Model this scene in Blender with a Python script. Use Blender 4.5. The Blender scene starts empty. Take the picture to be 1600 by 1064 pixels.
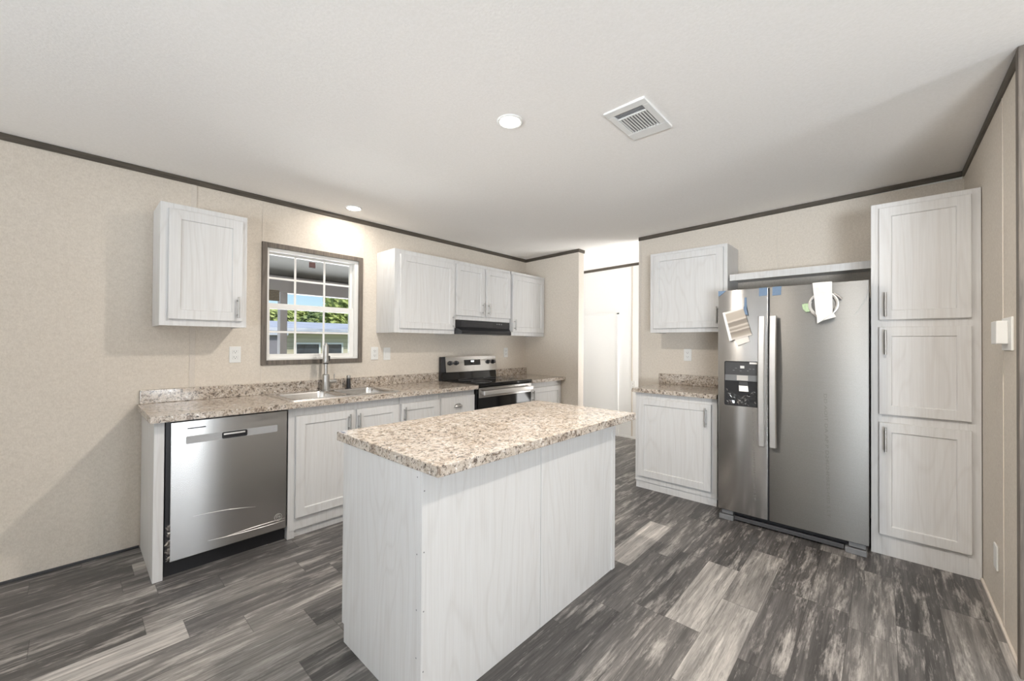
import bpy, bmesh, math, random
from mathutils import Vector, Matrix
random.seed(7)
S = bpy.context.scene
COL = S.collection

# ------------------------------------------------------------------ camera
CAMH = 1.273
F_PX, YAW, PITCH, ROLL = 630.45, 0.742845755, 0.00791137, 0.00643653
sy, cy = math.sin(YAW), math.cos(YAW)
A = Matrix(((sy, -cy, 0), (0, 0, -1), (cy, sy, 0)))
P = Matrix(((1, 0, 0), (0, math.cos(PITCH), math.sin(PITCH)), (0, -math.sin(PITCH), math.cos(PITCH))))
Q = Matrix(((math.cos(ROLL), -math.sin(ROLL), 0), (math.sin(ROLL), math.cos(ROLL), 0), (0, 0, 1)))
CM = Q @ P @ A
cam_d = bpy.data.cameras.new('camera')
cam = bpy.data.objects.new('camera', cam_d)
COL.objects.link(cam)
r, d, f = CM[0], CM[1], CM[2]
cam.matrix_world = Matrix(((r[0], -d[0], -f[0], 0), (r[1], -d[1], -f[1], 0), (r[2], -d[2], -f[2], CAMH), (0, 0, 0, 1)))
cam_d.sensor_fit = 'HORIZONTAL'
cam_d.sensor_width = 36.0
cam_d.lens = F_PX / 1600 * 36.0
cam_d.clip_start = 0.05
cam_d.clip_end = 500
S.camera = cam

# ------------------------------------------------------------------ world, sun, daylight, exposure
S.view_settings.view_transform = 'Standard'
S.view_settings.look = 'None'
S.view_settings.exposure = 0.05
S.view_settings.gamma = 1.0
S.view_settings.use_curve_mapping = False
S.cycles.use_denoising = True
S.cycles.max_bounces = 10
S.cycles.diffuse_bounces = 6
S.cycles.glossy_bounces = 5
S.cycles.transmission_bounces = 8
S.cycles.sample_clamp_indirect = 6.0
S.cycles.caustics_reflective = False
S.cycles.caustics_refractive = False

world = bpy.data.worlds.new('world')
S.world = world
world.use_nodes = True
wn = world.node_tree
bg = wn.nodes['Background']
sky = wn.nodes.new('ShaderNodeTexSky')
sky.sky_type = 'NISHITA'
sky.sun_disc = False
sky.sun_elevation = math.radians(50)
sky.sun_rotation = math.radians(150)
sky.air_density = 1.0
sky.dust_density = 0.6
sky.ozone_density = 3.5
wn.links.new(sky.outputs[0], bg.inputs[0])
bg.inputs[1].default_value = 0.175


def lamp(name, kind, loc, energy, color, aim=None, size=None, size_y=None, shape=None, parent=None, spread=None):
    l = bpy.data.lights.new(name, kind)
    l.energy = energy
    l.color = color
    if kind == 'AREA':
        l.shape = shape or 'RECTANGLE'
        l.size = size
        if size_y:
            l.size_y = size_y
        if spread:
            l.spread = spread
    o = bpy.data.objects.new(name, l)
    COL.objects.link(o)
    o.location = loc
    if aim is not None:
        o.rotation_euler = Vector(aim).to_track_quat('-Z', 'Y').to_euler()
    if parent is not None:
        o.parent = parent
        o.location = Vector(loc) - Vector(parent['_o'])
    return o


sun = lamp('sun', 'SUN', (0, -10, 20), 3.4, (1.0, 0.95, 0.86), aim=(-0.15, 0.62, -0.77))
sun.data.angle = 0.01
DAY = (0.87, 0.94, 1.0)
rad = math.radians
# patio door daylight plus two added fill lamps, behind and beside the camera
lamp('daylight_patio_door', 'AREA', (1.40, -4.12, 1.15), 66, DAY, aim=(-0.05, 1, 0.1), size=0.8, size_y=2.1)
lamp('added_rear_fill', 'AREA', (-4.1, 1.2, 1.2), 155, DAY, aim=(1, 0.05, 1.2), size=2.2, size_y=1.4, spread=rad(100))  # added lamp, no window here; aimed up to lift the ceiling
lamp('added_living_fill', 'AREA', (-4.1, -2.0, 0.5), 84, DAY, aim=(1, 0.45, 0.35), size=2.6, size_y=0.8, spread=rad(70))  # added lamp, no window here; fills the kitchen from behind
# the hall's own window, plus an added unseen fill lamp at its near end
lamp('daylight_hall_window', 'AREA', (4.6, 5.05, 1.5), 15, (1, 0.99, 0.97), aim=(0, -1, 0), size=0.9, size_y=1.4)
lamp('added_hall_fill', 'AREA', (4.6, 0.95, 0.7), 36, (1, 0.99, 0.97), aim=(-0.1, 1, 1.0), size=0.9, size_y=1.0, spread=rad(120))
# added unseen lamp for yard bounce, aimed under the porch and through the window
lamp('added_yard_fill', 'AREA', (1.5, 7.2, -0.82), 700, (0.98, 0.99, 1.0), aim=(0, -1, 0.6), size=7.0, size_y=4.0, spread=rad(130))

# ------------------------------------------------------------------ helpers
def srgb(r_, g_, b_):
    return tuple(((c / 255) / 12.92 if c / 255 <= 0.04045 else ((c / 255 + 0.055) / 1.055) ** 2.4) for c in (r_, g_, b_)) + (1.0,)


class NT:
    """small node-tree helper"""
    def __init__(self, name):
        self.m = bpy.data.materials.new(name)
        self.m.use_nodes = True
        self.t = self.m.node_tree
        self.b = self.t.nodes['Principled BSDF']

    def n(self, typ, **kw):
        x = self.t.nodes.new(typ)
        for k, v in kw.items():
            setattr(x, k, v)
        return x

    def l(self, a, b):
        self.t.links.new(a, b)

    def math(self, op, a, b=None, c=None):
        x = self.n('ShaderNodeMath', operation=op)
        for i, v in enumerate((a, b, c)):
            if v is None:
                continue
            if isinstance(v, (int, float)):
                x.inputs[i].default_value = v
            else:
                self.l(v, x.inputs[i])
        return x.outputs[0]

    def coord(self, scale=(1, 1, 1), rot=(0, 0, 0), loc=(0, 0, 0)):
        tc = self.n('ShaderNodeTexCoord')
        mp = self.n('ShaderNodeMapping')
        self.l(tc.outputs['Object'], mp.inputs[0])
        mp.inputs['Scale'].default_value = scale
        mp.inputs['Rotation'].default_value = rot
        mp.inputs['Location'].default_value = loc
        return mp.outputs[0]

    def noise(self, vec, scale, detail=4, rough=0.55, dist=0.0):
        x = self.n('ShaderNodeTexNoise')
        x.inputs['Scale'].default_value = scale
        x.inputs['Detail'].default_value = detail
        x.inputs['Roughness'].default_value = rough
        x.inputs['Distortion'].default_value = dist
        if vec is not None:
            self.l(vec, x.inputs['Vector'])
        return x.outputs['Fac']

    def ramp(self, fac, stops, interp='LINEAR'):
        x = self.n('ShaderNodeValToRGB')
        x.color_ramp.interpolation = interp
        e = x.color_ramp.elements
        while len(e) < len(stops):
            e.new(0.5)
        for el, (p_, c_) in zip(e, stops):
            el.position = p_
            el.color = c_ if len(c_) == 4 else tuple(c_) + (1,)
        self.l(fac, x.inputs[0])
        return x.outputs[0]

    def mix(self, fac, a, b, mode='MIX'):
        x = self.n('ShaderNodeMix', data_type='RGBA', blend_type=mode)
        for sock, v in ((x.inputs[0], fac), (x.inputs[6], a), (x.inputs[7], b)):
            if isinstance(v, (int, float)):
                sock.default_value = v
            elif isinstance(v, tuple):
                sock.default_value = v
            else:
                self.l(v, sock)
        return x.outputs[2]

    def bump(self, h, strength=0.2, dist=0.002):
        x = self.n('ShaderNodeBump')
        x.inputs['Strength'].default_value = strength
        x.inputs['Distance'].default_value = dist
        self.l(h, x.inputs['Height'])
        self.l(x.outputs[0], self.b.inputs['Normal'])

    def base(self, v):
        if isinstance(v, tuple):
            self.b.inputs['Base Color'].default_value = v
        else:
            self.l(v, self.b.inputs['Base Color'])

    def set(self, **kw):
        for k, v in kw.items():
            self.b.inputs[k.replace('_', ' ')].default_value = v
        return self


def plain(name, col, rough=0.5, metal=0.0, noise=0.04, scale=40, spec=0.5):
    m = NT(name)
    v = m.noise(m.coord(), scale, 3)
    lo = tuple(c * (1 - noise) for c in col[:3]) + (1,)
    hi = tuple(min(1, c * (1 + noise)) for c in col[:3]) + (1,)
    m.base(m.ramp(v, [(0.3, lo), (0.7, hi)]))
    m.set(Roughness=rough, Metallic=metal)
    m.b.inputs['Specular IOR Level'].default_value = spec
    return m.m


# ------------------------------------------------------------------ materials
def mat_cabinet():
    m = NT('white_woodgrain_laminate')
    co = m.coord((1, 1, 0.07))
    n1 = m.noise(co, 26, 5, 0.6, 1.2)
    n2 = m.noise(m.coord((1, 1, 0.02)), 150, 3, 0.6)
    cath = m.math('FRACT', m.math('MULTIPLY', m.noise(m.coord((1, 1, 0.16), loc=(3, 1, 0)), 4.2, 2, 0.4, 0.3), 14))
    line = m.math('SMOOTH_MIN', m.math('MULTIPLY', m.math('ABSOLUTE', m.math('SUBTRACT', cath, 0.5)), 5.5), 1.0, 0.1)
    c1 = m.ramp(n1, [(0.3, srgb(217, 216, 215)), (0.62, srgb(220, 220, 220))])
    c2 = m.ramp(n2, [(0.42, srgb(241, 240, 239)), (0.56, srgb(255, 255, 255))])
    c3 = m.ramp(line, [(0.0, srgb(247, 246, 245)), (1.0, srgb(255, 255, 255))])
    m.base(m.mix(0.35, m.mix(0.8, c1, c3, 'MULTIPLY'), c2, 'MULTIPLY'))
    m.set(Roughness=0.42)
    m.bump(n2, 0.05, 0.001)
    return m.m


def mat_wall():
    m = NT('beige_vinyl_wall_panel')
    co = m.coord()
    n1 = m.noise(m.coord((1, 1, 0.5)), 170, 3, 0.6)
    n2 = m.noise(co, 60, 4, 0.7)
    n3 = m.noise(co, 2.0, 2)
    c = m.ramp(n1, [(0.3, srgb(207, 197, 184)), (0.7, srgb(228, 220, 209))])
    c = m.mix(0.35, c, m.ramp(n2, [(0.35, srgb(203, 194, 182)), (0.65, srgb(233, 225, 214))]))
    c = m.mix(0.12, c, m.ramp(n3, [(0.3, srgb(200, 190, 178)), (0.7, srgb(224, 216, 204))]))
    m.base(c)
    m.set(Roughness=0.75)
    m.bump(n1, 0.12, 0.001)
    return m.m


def mat_ceiling():
    m = NT('textured_white_ceiling')
    n1 = m.noise(m.coord(), 90, 5, 0.65)
    m.base(m.ramp(n1, [(0.35, srgb(243, 240, 236)), (0.7, srgb(249, 246, 243))]))
    m.set(Roughness=0.9)
    m.bump(n1, 0.25, 0.003)
    return m.m


def mat_floor():
    m = NT('grey_distressed_vinyl_planks')
    tc = m.n('ShaderNodeTexCoord')
    sp = m.n('ShaderNodeSeparateXYZ')
    m.l(tc.outputs['Object'], sp.inputs[0])
    X, Y = sp.outputs[0], sp.outputs[1]
    W_, L_ = 0.160, 0.66
    yr = m.math('DIVIDE', m.math('ADD', Y, 20.045), W_)
    row = m.math('FLOOR', yr)
    fy = m.math('FRACT', yr)
    wn1 = m.n('ShaderNodeTexWhiteNoise', noise_dimensions='1D')
    m.l(row, wn1.inputs['W'])
    xr = m.math('ADD', m.math('DIVIDE', m.math('ADD', X, 20.0), L_), m.math('MULTIPLY', wn1.outputs['Value'], 7.31))
    colm = m.math('FLOOR', xr)
    fx = m.math('FRACT', xr)
    cmb = m.n('ShaderNodeCombineXYZ')
    m.l(row, cmb.inputs[0]); m.l(colm, cmb.inputs[1])
    wn2 = m.n('ShaderNodeTexWhiteNoise', noise_dimensions='3D')
    m.l(cmb.outputs[0], wn2.inputs['Vector'])
    rnd = wn2.outputs['Value']
    # every plank reads a different slice of the streak noise
    def pv(sx, sy_, z):
        c = m.n('ShaderNodeCombineXYZ')
        m.l(m.math('MULTIPLY', X, sx), c.inputs[0])
        m.l(m.math('MULTIPLY', Y, sy_), c.inputs[1])
        m.l(m.math('ADD', m.math('MULTIPLY', rnd, 37.0), z), c.inputs[2])
        return c.outputs[0]
    streak = m.noise(pv(1.0, 16, 0), 1.7, 9, 0.68, 0.35)
    fine = m.noise(pv(3.0, 90, 5), 2.0, 5, 0.65, 0.2)
    worn = m.noise(pv(1.5, 11, 9), 1.5, 10, 0.72, 0.2)
    worn2 = m.noise(pv(3.6, 34, 21), 1.8, 8, 0.75, 0.15)
    scuff = m.noise(pv(4, 36, 13), 2.0, 6, 0.75, 0.1)
    base = m.ramp(rnd, [(0.0, srgb(78, 76, 75)), (0.40, srgb(95, 92, 91)), (0.70, srgb(114, 111, 109)), (0.88, srgb(134, 130, 127)), (0.95, srgb(176, 172, 168)), (1.0, srgb(192, 187, 183))])
    tone = m.ramp(streak, [(0.30, (0.36, 0.36, 0.36)), (0.46, (0.78, 0.78, 0.78)), (0.57, (1.12, 1.12, 1.11)), (0.70, (2.0, 1.99, 1.98))])
    c = m.mix(1.0, base, tone, 'MULTIPLY')
    c = m.mix(m.math('MULTIPLY', m.ramp(worn, [(0.52, (0, 0, 0)), (0.64, (1, 1, 1))]), 0.80), c, srgb(190, 185, 180))
    c = m.mix(m.math('MULTIPLY', m.ramp(worn2, [(0.57, (0, 0, 0)), (0.68, (1, 1, 1))]), 0.45), c, srgb(205, 200, 195))
    c = m.mix(0.60, c, m.ramp(fine, [(0.30, (0.5, 0.49, 0.49)), (0.64, (1.2, 1.19, 1.18))]), 'MULTIPLY')
    c = m.mix(m.math('MULTIPLY', m.ramp(scuff, [(0.54, (0, 0, 0)), (0.68, (1, 1, 1))]), 0.45), c, srgb(58, 56, 55))
    # seams
    ey = m.math('MINIMUM', fy, m.math('SUBTRACT', 1.0, fy))
    ex = m.math('MINIMUM', fx, m.math('SUBTRACT', 1.0, fx))
    seam = m.math('MINIMUM', m.math('MULTIPLY', ey, W_), m.math('MULTIPLY', ex, L_))
    sm = m.ramp(m.math('MULTIPLY', seam, 250.0), [(0.15, (0, 0, 0)), (0.6, (1, 1, 1))])
    c = m.mix(sm, m.mix(0.5, c, srgb(45, 42, 41)), c)
    m.base(c)
    m.set(Roughness=0.42)
    m.bump(streak, 0.08, 0.001)
    return m.m


def mat_granite():
    m = NT('speckled_granite_laminate')
    co = m.coord()
    n1 = m.noise(co, 34, 6, 0.7, 0.6)
    n2 = m.noise(m.coord(loc=(4, 2, 7)), 62, 5, 0.75, 0.4)
    n3 = m.noise(m.coord(loc=(9, 5, 1)), 11, 4, 0.6, 0.5)
    n4 = m.noise(m.coord(loc=(1, 8, 3)), 110, 3, 0.6)
    c = m.ramp(n1, [(0.30, srgb(160, 146, 132)), (0.44, srgb(184, 172, 158)), (0.60, srgb(199, 190, 180)), (0.75, srgb(216, 211, 205))])
    c = m.mix(0.35, c, m.ramp(n3, [(0.35, srgb(184, 164, 142)), (0.65, srgb(220, 212, 203))]))
    c = m.mix(m.ramp(n1, [(0.38, (1, 1, 1)), (0.46, (0, 0, 0))]), c, srgb(138, 124, 112))
    c = m.mix(m.ramp(n2, [(0.39, (1, 1, 1)), (0.45, (0, 0, 0))]), c, srgb(92, 82, 76))
    c = m.mix(m.ramp(n4, [(0.35, (1, 1, 1)), (0.40, (0, 0, 0))]), c, srgb(50, 48, 50))
    c = m.mix(m.ramp(n2, [(0.58, (0, 0, 0)), (0.66, (1, 1, 1))]), c, srgb(236, 234, 232))
    m.base(c)
    m.set(Roughness=0.10)
    return m.m


def mat_steel(name, col, rough, aniso, speck=0.0):
    m = NT(name)
    st = m.noise(m.coord((0.8, 0.8, 160)), 3, 3, 0.6)
    k = 1 - 0.06
    c = m.ramp(st, [(0.3, tuple(x * k for x in col[:3])), (0.7, col[:3])])
    if speck:
        sp_ = m.noise(m.coord(), 420, 2, 0.5)
        c = m.mix(speck, c, m.ramp(sp_, [(0.35, (0.6, 0.6, 0.6)), (0.65, (1.15, 1.15, 1.15))]), 'MULTIPLY')
    m.base(c)
    m.set(Roughness=rough, Metallic=1.0, Anisotropic=aniso)
    m.b.inputs['Anisotropic Rotation'].default_value = 0.25
    tg = m.n('ShaderNodeTangent', direction_type='RADIAL', axis='Z')
    m.l(tg.outputs[0], m.b.inputs['Tangent'])
    return m.m


def mat_emit(name, col, strength):
    m = NT(name)
    m.base((0.9, 0.9, 0.9, 1))
    m.b.inputs['Emission Color'].default_value = col
    m.b.inputs['Emission Strength'].default_value = strength
    return m.m


def mat_glass(name, tint=(1, 1, 1, 1), refl=0.06):
    m = NT(name)
    tr = m.n('ShaderNodeBsdfTransparent')
    tr.inputs[0].default_value = tint
    gl = m.n('ShaderNodeBsdfGlossy')
    gl.inputs['Roughness'].default_value = 0.02
    mx = m.n('ShaderNodeMixShader')
    fr = m.n('ShaderNodeFresnel')
    fr.inputs[0].default_value = 1.45
    m.l(m.math('MULTIPLY', fr.outputs[0], refl * 10), mx.inputs[0])
    m.l(tr.outputs[0], mx.inputs[1]); m.l(gl.outputs[0], mx.inputs[2])
    m.l(mx.outputs[0], m.t.nodes['Material Output'].inputs[0])
    return m.m


def mat_dark_wood(name, lo, hi, axis):
    m = NT(name)
    sc = {'x': (0.06, 1, 1), 'y': (1, 0.06, 1), 'z': (1, 1, 0.06)}[axis]
    n1 = m.noise(m.coord(sc), 90, 5, 0.65, 0.4)
    m.base(m.ramp(n1, [(0.32, lo), (0.68, hi)]))
    m.set(Roughness=0.55)
    return m.m


def mat_siding():
    m = NT('beige_lap_siding')
    tc = m.n('ShaderNodeTexCoord'); sp = m.n('ShaderNodeSeparateXYZ')
    m.l(tc.outputs['Object'], sp.inputs[0])
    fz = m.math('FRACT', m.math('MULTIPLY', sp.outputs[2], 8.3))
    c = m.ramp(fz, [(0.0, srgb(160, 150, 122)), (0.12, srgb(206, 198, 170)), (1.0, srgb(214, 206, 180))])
    m.base(c); m.set(Roughness=0.7)
    return m.m


def mat_metal_roof():
    m = NT('white_coated_metal_roof')
    n1 = m.noise(m.coord((0.5, 3, 3)), 3, 5, 0.6)
    m.base(m.ramp(n1, [(0.35, srgb(176, 182, 196)), (0.7, srgb(226, 228, 234))])); m.set(Roughness=0.6)
    return m.m


def mat_leaf(name, lo, hi):
    m = NT(name)
    n1 = m.noise(m.coord(), 2.2, 5, 0.7)
    m.base(m.ramp(n1, [(0.35, lo), (0.65, hi)])); m.set(Roughness=0.6)
    return m.m


M = dict(
    cab=mat_cabinet(), wall=mat_wall(), ceil=mat_ceiling(), floor=mat_floor(), granite=mat_granite(),
    steel=mat_steel('brushed_stainless', (0.53, 0.52, 0.51, 1), 0.24, 0.82),
    film_steel=mat_steel('film_covered_stainless', (0.31, 0.302, 0.29, 1), 0.5, 0.6, 0.22),
    handle_steel=mat_steel('bright_stainless', (0.86, 0.85, 0.84, 1), 0.34, 0.3),
    chrome=plain('brushed_nickel', (0.46, 0.45, 0.435, 1), 0.36, 1.0, 0.03),
    sinksteel=plain('satin_sink_steel', (0.70, 0.68, 0.66, 1), 0.22, 1.0, 0.05, 20),
    black=plain('black_plastic', srgb(34, 34, 37), 0.35),
    blackglass=plain('black_glass', srgb(16, 16, 18), 0.06, 0, 0.02),
    darkgrey=plain('dark_grey_plastic', srgb(70, 70, 72), 0.45),
    midgrey=plain('grey_plastic', srgb(120, 121, 123), 0.45),
    lightgrey=plain('light_grey_band', srgb(172, 173, 175), 0.4),
    white=plain('white_plastic', srgb(232, 232, 230), 0.35, 0, 0.01),
    vinyl=plain('white_window_vinyl', srgb(238, 237, 234), 0.35, 0, 0.01),
    trimx=mat_dark_wood('dark_trim_lengthwise', srgb(62, 56, 48), srgb(98, 90, 80), 'x'),
    trimy=mat_dark_wood('dark_trim_crosswise', srgb(62, 56, 48), srgb(98, 90, 80), 'y'),
    casing=mat_dark_wood('weathered_brown_casing', srgb(84, 78, 72), srgb(124, 114, 104), 'z'),
    batten=plain('wall_batten', srgb(214, 206, 196), 0.7, 0, 0.05, 150),
    hallwall=plain('pale_hall_panel', srgb(240, 240, 239), 0.8, 0, 0.015, 120),
    tape=plain('blue_masking_tape', srgb(112, 134, 160), 0.7, 0, 0.06, 200),
    paper=plain('white_paper_sleeve', srgb(238, 236, 233), 0.8, 0, 0.01),
    green=plain('green_packet', srgb(182, 206, 164), 0.5, 0, 0.15, 120),
    clear=mat_glass('clear_plastic_film', (0.93, 0.94, 0.95, 1), 0.10),
    glass=mat_glass('window_glass', (0.94, 0.95, 0.95, 1), 0.05),
    hose=plain('braided_steel_hose', (0.72, 0.70, 0.67, 1), 0.35, 0.9, 0.25, 900),
    print_=plain('printed_grey_ink', srgb(118, 115, 112), 0.6),
    lamp=mat_emit('lit_lamp_diffuser', (1, 0.93, 0.84, 1), 14.0),
    led=mat_emit('lit_clock_display', (0.9, 0.97, 1, 1), 5.0),
    porch=plain('grey_porch_paint', srgb(104, 103, 101), 0.7, 0, 0.03, 3),
    porchpost=plain('grey_post_paint', srgb(132, 130, 134), 0.6, 0, 0.03, 3),
    shed=plain('grey_shed_panel', srgb(140, 136, 142), 0.7, 0, 0.05, 4),
    siding=mat_siding(), roof=mat_metal_roof(),
    leaf_a=mat_leaf('yellow_green_leaves', srgb(140, 156, 78), srgb(206, 214, 128)),
    leaf_b=mat_leaf('dark_green_leaves', srgb(98, 120, 68), srgb(170, 184, 116)),
    bark=plain('tree_bark', srgb(92, 78, 64), 0.9, 0, 0.2, 12),
    grass=plain('lawn', srgb(110, 132, 76), 0.9, 0, 0.2, 4),
    housewin=plain('dark_window_glass', srgb(66, 74, 84), 0.1, 0, 0.3, 5),
)


def mat_stripes():
    m = NT('striped_manual_cover')
    tc = m.n('ShaderNodeTexCoord'); sp = m.n('ShaderNodeSeparateXYZ')
    m.l(tc.outputs['UV'], sp.inputs[0])
    v = m.math('ADD', sp.outputs[1], m.math('MULTIPLY', m.noise(None, 3, 2), 0.03))
    c = m.ramp(v, [(0.0, srgb(236, 228, 220)), (0.10, srgb(176, 165, 152)), (0.26, srgb(140, 130, 120)), (0.30, srgb(206, 196, 184)),
                   (0.36, srgb(148, 138, 128)), (0.44, srgb(206, 196, 184)), (0.48, srgb(150, 140, 130)), (0.60, srgb(140, 131, 121)), (0.64, srgb(212, 202, 190)), (0.70, srgb(184, 173, 160)), (0.93, srgb(188, 177, 164)), (0.96, srgb(236, 228, 220))])
    m.base(c); m.set(Roughness=0.6)
    return m.m


def mat_label(name, bgc, ink, rows):
    m = NT(name)
    tc = m.n('ShaderNodeTexCoord'); sp = m.n('ShaderNodeSeparateXYZ')
    m.l(tc.outputs['UV'], sp.inputs[0])
    fr = m.math('FRACT', m.math('MULTIPLY', sp.outputs[1], rows))
    nz = m.noise(tc.outputs['UV'], 22, 2)
    ln = m.math('MULTIPLY', m.math('GREATER_THAN', fr, 0.5), m.math('GREATER_THAN', nz, 0.46))
    m.base(m.mix(ln, bgc, ink)); m.set(Roughness=0.5)
    return m.m


M['stripes'] = mat_stripes()
M['label_red'] = mat_label('red_dark_window_label', srgb(58, 34, 36), srgb(150, 112, 108), 4)
M['label_brown'] = mat_label('brown_window_label', srgb(52, 47, 37), srgb(104, 94, 74), 7)


class MB:
    """collects shapes (world coordinates) into one mesh"""
    def __init__(self):
        self.bm = bmesh.new()

    def box(self, x0, x1, y0, y1, z0, z1, bev=0.0, seg=2):
        x0, x1 = min(x0, x1), max(x0, x1); y0, y1 = min(y0, y1), max(y0, y1); z0, z1 = min(z0, z1), max(z0, z1)
        v = [self.bm.verts.new(c) for c in ((x0, y0, z0), (x1, y0, z0), (x1, y1, z0), (x0, y1, z0), (x0, y0, z1), (x1, y0, z1), (x1, y1, z1), (x0, y1, z1))]
        fs = [self.bm.faces.new([v[i] for i in q]) for q in ((3, 2, 1, 0), (4, 5, 6, 7), (0, 1, 5, 4), (1, 2, 6, 5), (2, 3, 7, 6), (3, 0, 4, 7))]
        if bev > 0:
            es = set(e for f_ in fs for e in f_.edges)
            bmesh.ops.bevel(self.bm, geom=list(es), offset=bev, segments=seg, affect='EDGES', profile=0.5)
        return self

    def quad(self, pts):
        self.bm.faces.new([self.bm.verts.new(p) for p in pts]); return self

    def loft(self, rings, closed=True, cap0=True, cap1=True):
        vr = [[self.bm.verts.new(p) for p in rg] for rg in rings]
        n = len(vr[0])
        for a, b in zip(vr, vr[1:]):
            for i in range(n if closed else n - 1):
                j = (i + 1) % n
                self.bm.faces.new((a[i], a[j], b[j], b[i]))
        if closed and cap0:
            self.bm.faces.new(list(reversed(vr[0])))
        if closed and cap1:
            self.bm.faces.new(vr[-1])
        return self

    def lathe(self, c, axis, prof, n=24):
        """prof: list of (distance along axis, radius)"""
        a = Vector(axis).normalized()
        u = a.orthogonal().normalized(); w = a.cross(u)
        c = Vector(c)
        rings = []
        for t, rr in prof:
            rings.append([c + a * t + (u * math.cos(k) + w * math.sin(k)) * max(rr, 1e-5) for k in [2 * math.pi * i / n for i in range(n)]])
        return self.loft(rings)

    def tube(self, pts, rad, n=10):
        pts = [Vector(p) for p in pts]
        rads = rad if isinstance(rad, (list, tuple)) else [rad] * len(pts)
        rings = []
        u = None
        for i, p in enumerate(pts):
            t = (pts[min(i + 1, len(pts) - 1)] - pts[max(i - 1, 0)]).normalized()
            u = t.orthogonal().normalized() if u is None else (u - t * u.dot(t)).normalized()
            w = t.cross(u)
            rings.append([p + (u * math.cos(k) + w * math.sin(k)) * rads[i] for k in [2 * math.pi * j / n for j in range(n)]])
        return self.loft(rings)

    def prism(self, poly, vec):
        vec = Vector(vec)
        return self.loft([[Vector(p) for p in poly], [Vector(p) + vec for p in poly]])

    def mesh(self, name, origin=(0, 0, 0), smooth=False, uv=None):
        bmesh.ops.recalc_face_normals(self.bm, faces=self.bm.faces[:])
        o = Vector(origin)
        for v in self.bm.verts:
            v.co -= o
        if uv:
            lay = self.bm.loops.layers.uv.new('UVMap')
            for f_ in self.bm.faces:
                for lp in f_.loops:
                    lp[lay].uv = uv(lp.vert.co + o)
        me = bpy.data.meshes.new(name)
        self.bm.to_mesh(me); self.bm.free()
        if smooth:
            me.polygons.foreach_set('use_smooth', [True] * len(me.polygons))
            try:
                me.set_sharp_from_angle(angle=math.radians(38))
            except Exception:
                pass
        return me


def origin_of(o):
    return Vector(o['_o']) if o is not None and '_o' in o else Vector((0, 0, 0))


def part(name, mb, mat, parent, label=None, smooth=False, uv=None):
    org = origin_of(parent)
    me = mb.mesh(name, org, smooth, uv)
    o = bpy.data.objects.new(name, me)
    me.materials.append(mat)
    COL.objects.link(o)
    o.parent = parent
    o['_o'] = tuple(org)
    if label:
        o['label'] = label
    return o


def thing(name, loc, label, cat, group=None):
    o = bpy.data.objects.new(name, None)
    o.empty_display_size = 0.05
    COL.objects.link(o)
    o.location = loc
    o['_o'] = tuple(loc)
    o['label'] = label; o['category'] = cat
    if group:
        o['group'] = group
    return o


def solo(name, mb, mat, loc, label, cat, group=None, smooth=False, uv=None):
    me = mb.mesh(name, loc, smooth, uv)
    o = bpy.data.objects.new(name, me)
    me.materials.append(mat)
    COL.objects.link(o)
    o.location = loc
    o['_o'] = tuple(loc)
    o['label'] = label; o['category'] = cat
    if group:
        o['group'] = group
    return o


def struct(name, mb, mat, smooth=False, label=None, cat=None):
    me = mb.mesh(name, (0, 0, 0), smooth)
    o = bpy.data.objects.new(name, me)
    me.materials.append(mat)
    COL.objects.link(o)
    o['kind'] = 'structure'
    o['label'] = label or ('room ' + name.replace('_', ' ')); o['category'] = cat or name.split('_')[0]
    o['_o'] = (0, 0, 0)
    return o


def struct_root(name, loc, label, cat):
    o = thing(name, loc, label, cat)
    o['kind'] = 'structure'
    return o


# face frames: u runs along the face, w is height, d stands out of the face
class FaceY:      # faces -y (the sink wall's furniture)
    def __init__(self, y): self.y = y
    def p(self, u, w, d): return (u, self.y - d, w)
class FaceYp:     # faces +y
    def __init__(self, y): self.y = y
    def p(self, u, w, d): return (u, self.y + d, w)
class FaceX:      # faces -x (the fridge wall's furniture)
    def __init__(self, x): self.x = x
    def p(self, u, w, d): return (self.x - d, u, w)


def fbox(mb, fc, u0, u1, w0, w1, d0, d1, bev=0.0):
    a, b = fc.p(u0, w0, d0), fc.p(u1, w1, d1)
    return mb.box(a[0], b[0], a[1], b[1], a[2], b[2], bev)


def shaker(mb, fc, u0, u1, w0, w1, d0=0.001, t=0.019, frame=0.055, rec=0.008):
    prof = [(0, d0), (0, d0 + t - 0.002), (0.002, d0 + t), (frame, d0 + t), (frame + 0.004, d0 + t - rec)]
    rings = []
    for ins, dd in prof:
        rings.append([fc.p(u0 + ins, w0 + ins, dd), fc.p(u1 - ins, w0 + ins, dd), fc.p(u1 - ins, w1 - ins, dd), fc.p(u0 + ins, w1 - ins, dd)])
    return mb.loft(rings)


def bar_pull(mb, fc, u, w0, w1, d0=0.02):
    mb.tube([fc.p(u, w0, d0 + 0.028), fc.p(u, w1, d0 + 0.028)], 0.006, 12)
    for w in (w0 + 0.022, w1 - 0.022):
        mb.tube([fc.p(u, w, d0), fc.p(u, w, d0 + 0.028)], 0.0045, 10)
    return mb


def cup_pull(mb, fc, u, w, d0=0.02, rw=0.046, rh=0.028):
    rings = []
    n = 14
    for k in range(7):
        a = math.pi / 2 * k / 6
        ring = []
        for j in range(n + 1):
            t = math.pi * j / n
            ring.append(fc.p(u + rw * math.cos(t) * math.cos(a), w - 0.012 + rh * math.sin(t) * math.cos(a), d0 + 0.024 * math.sin(a)))
        rings.append(ring)
    return mb.loft(rings, closed=False)


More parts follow.
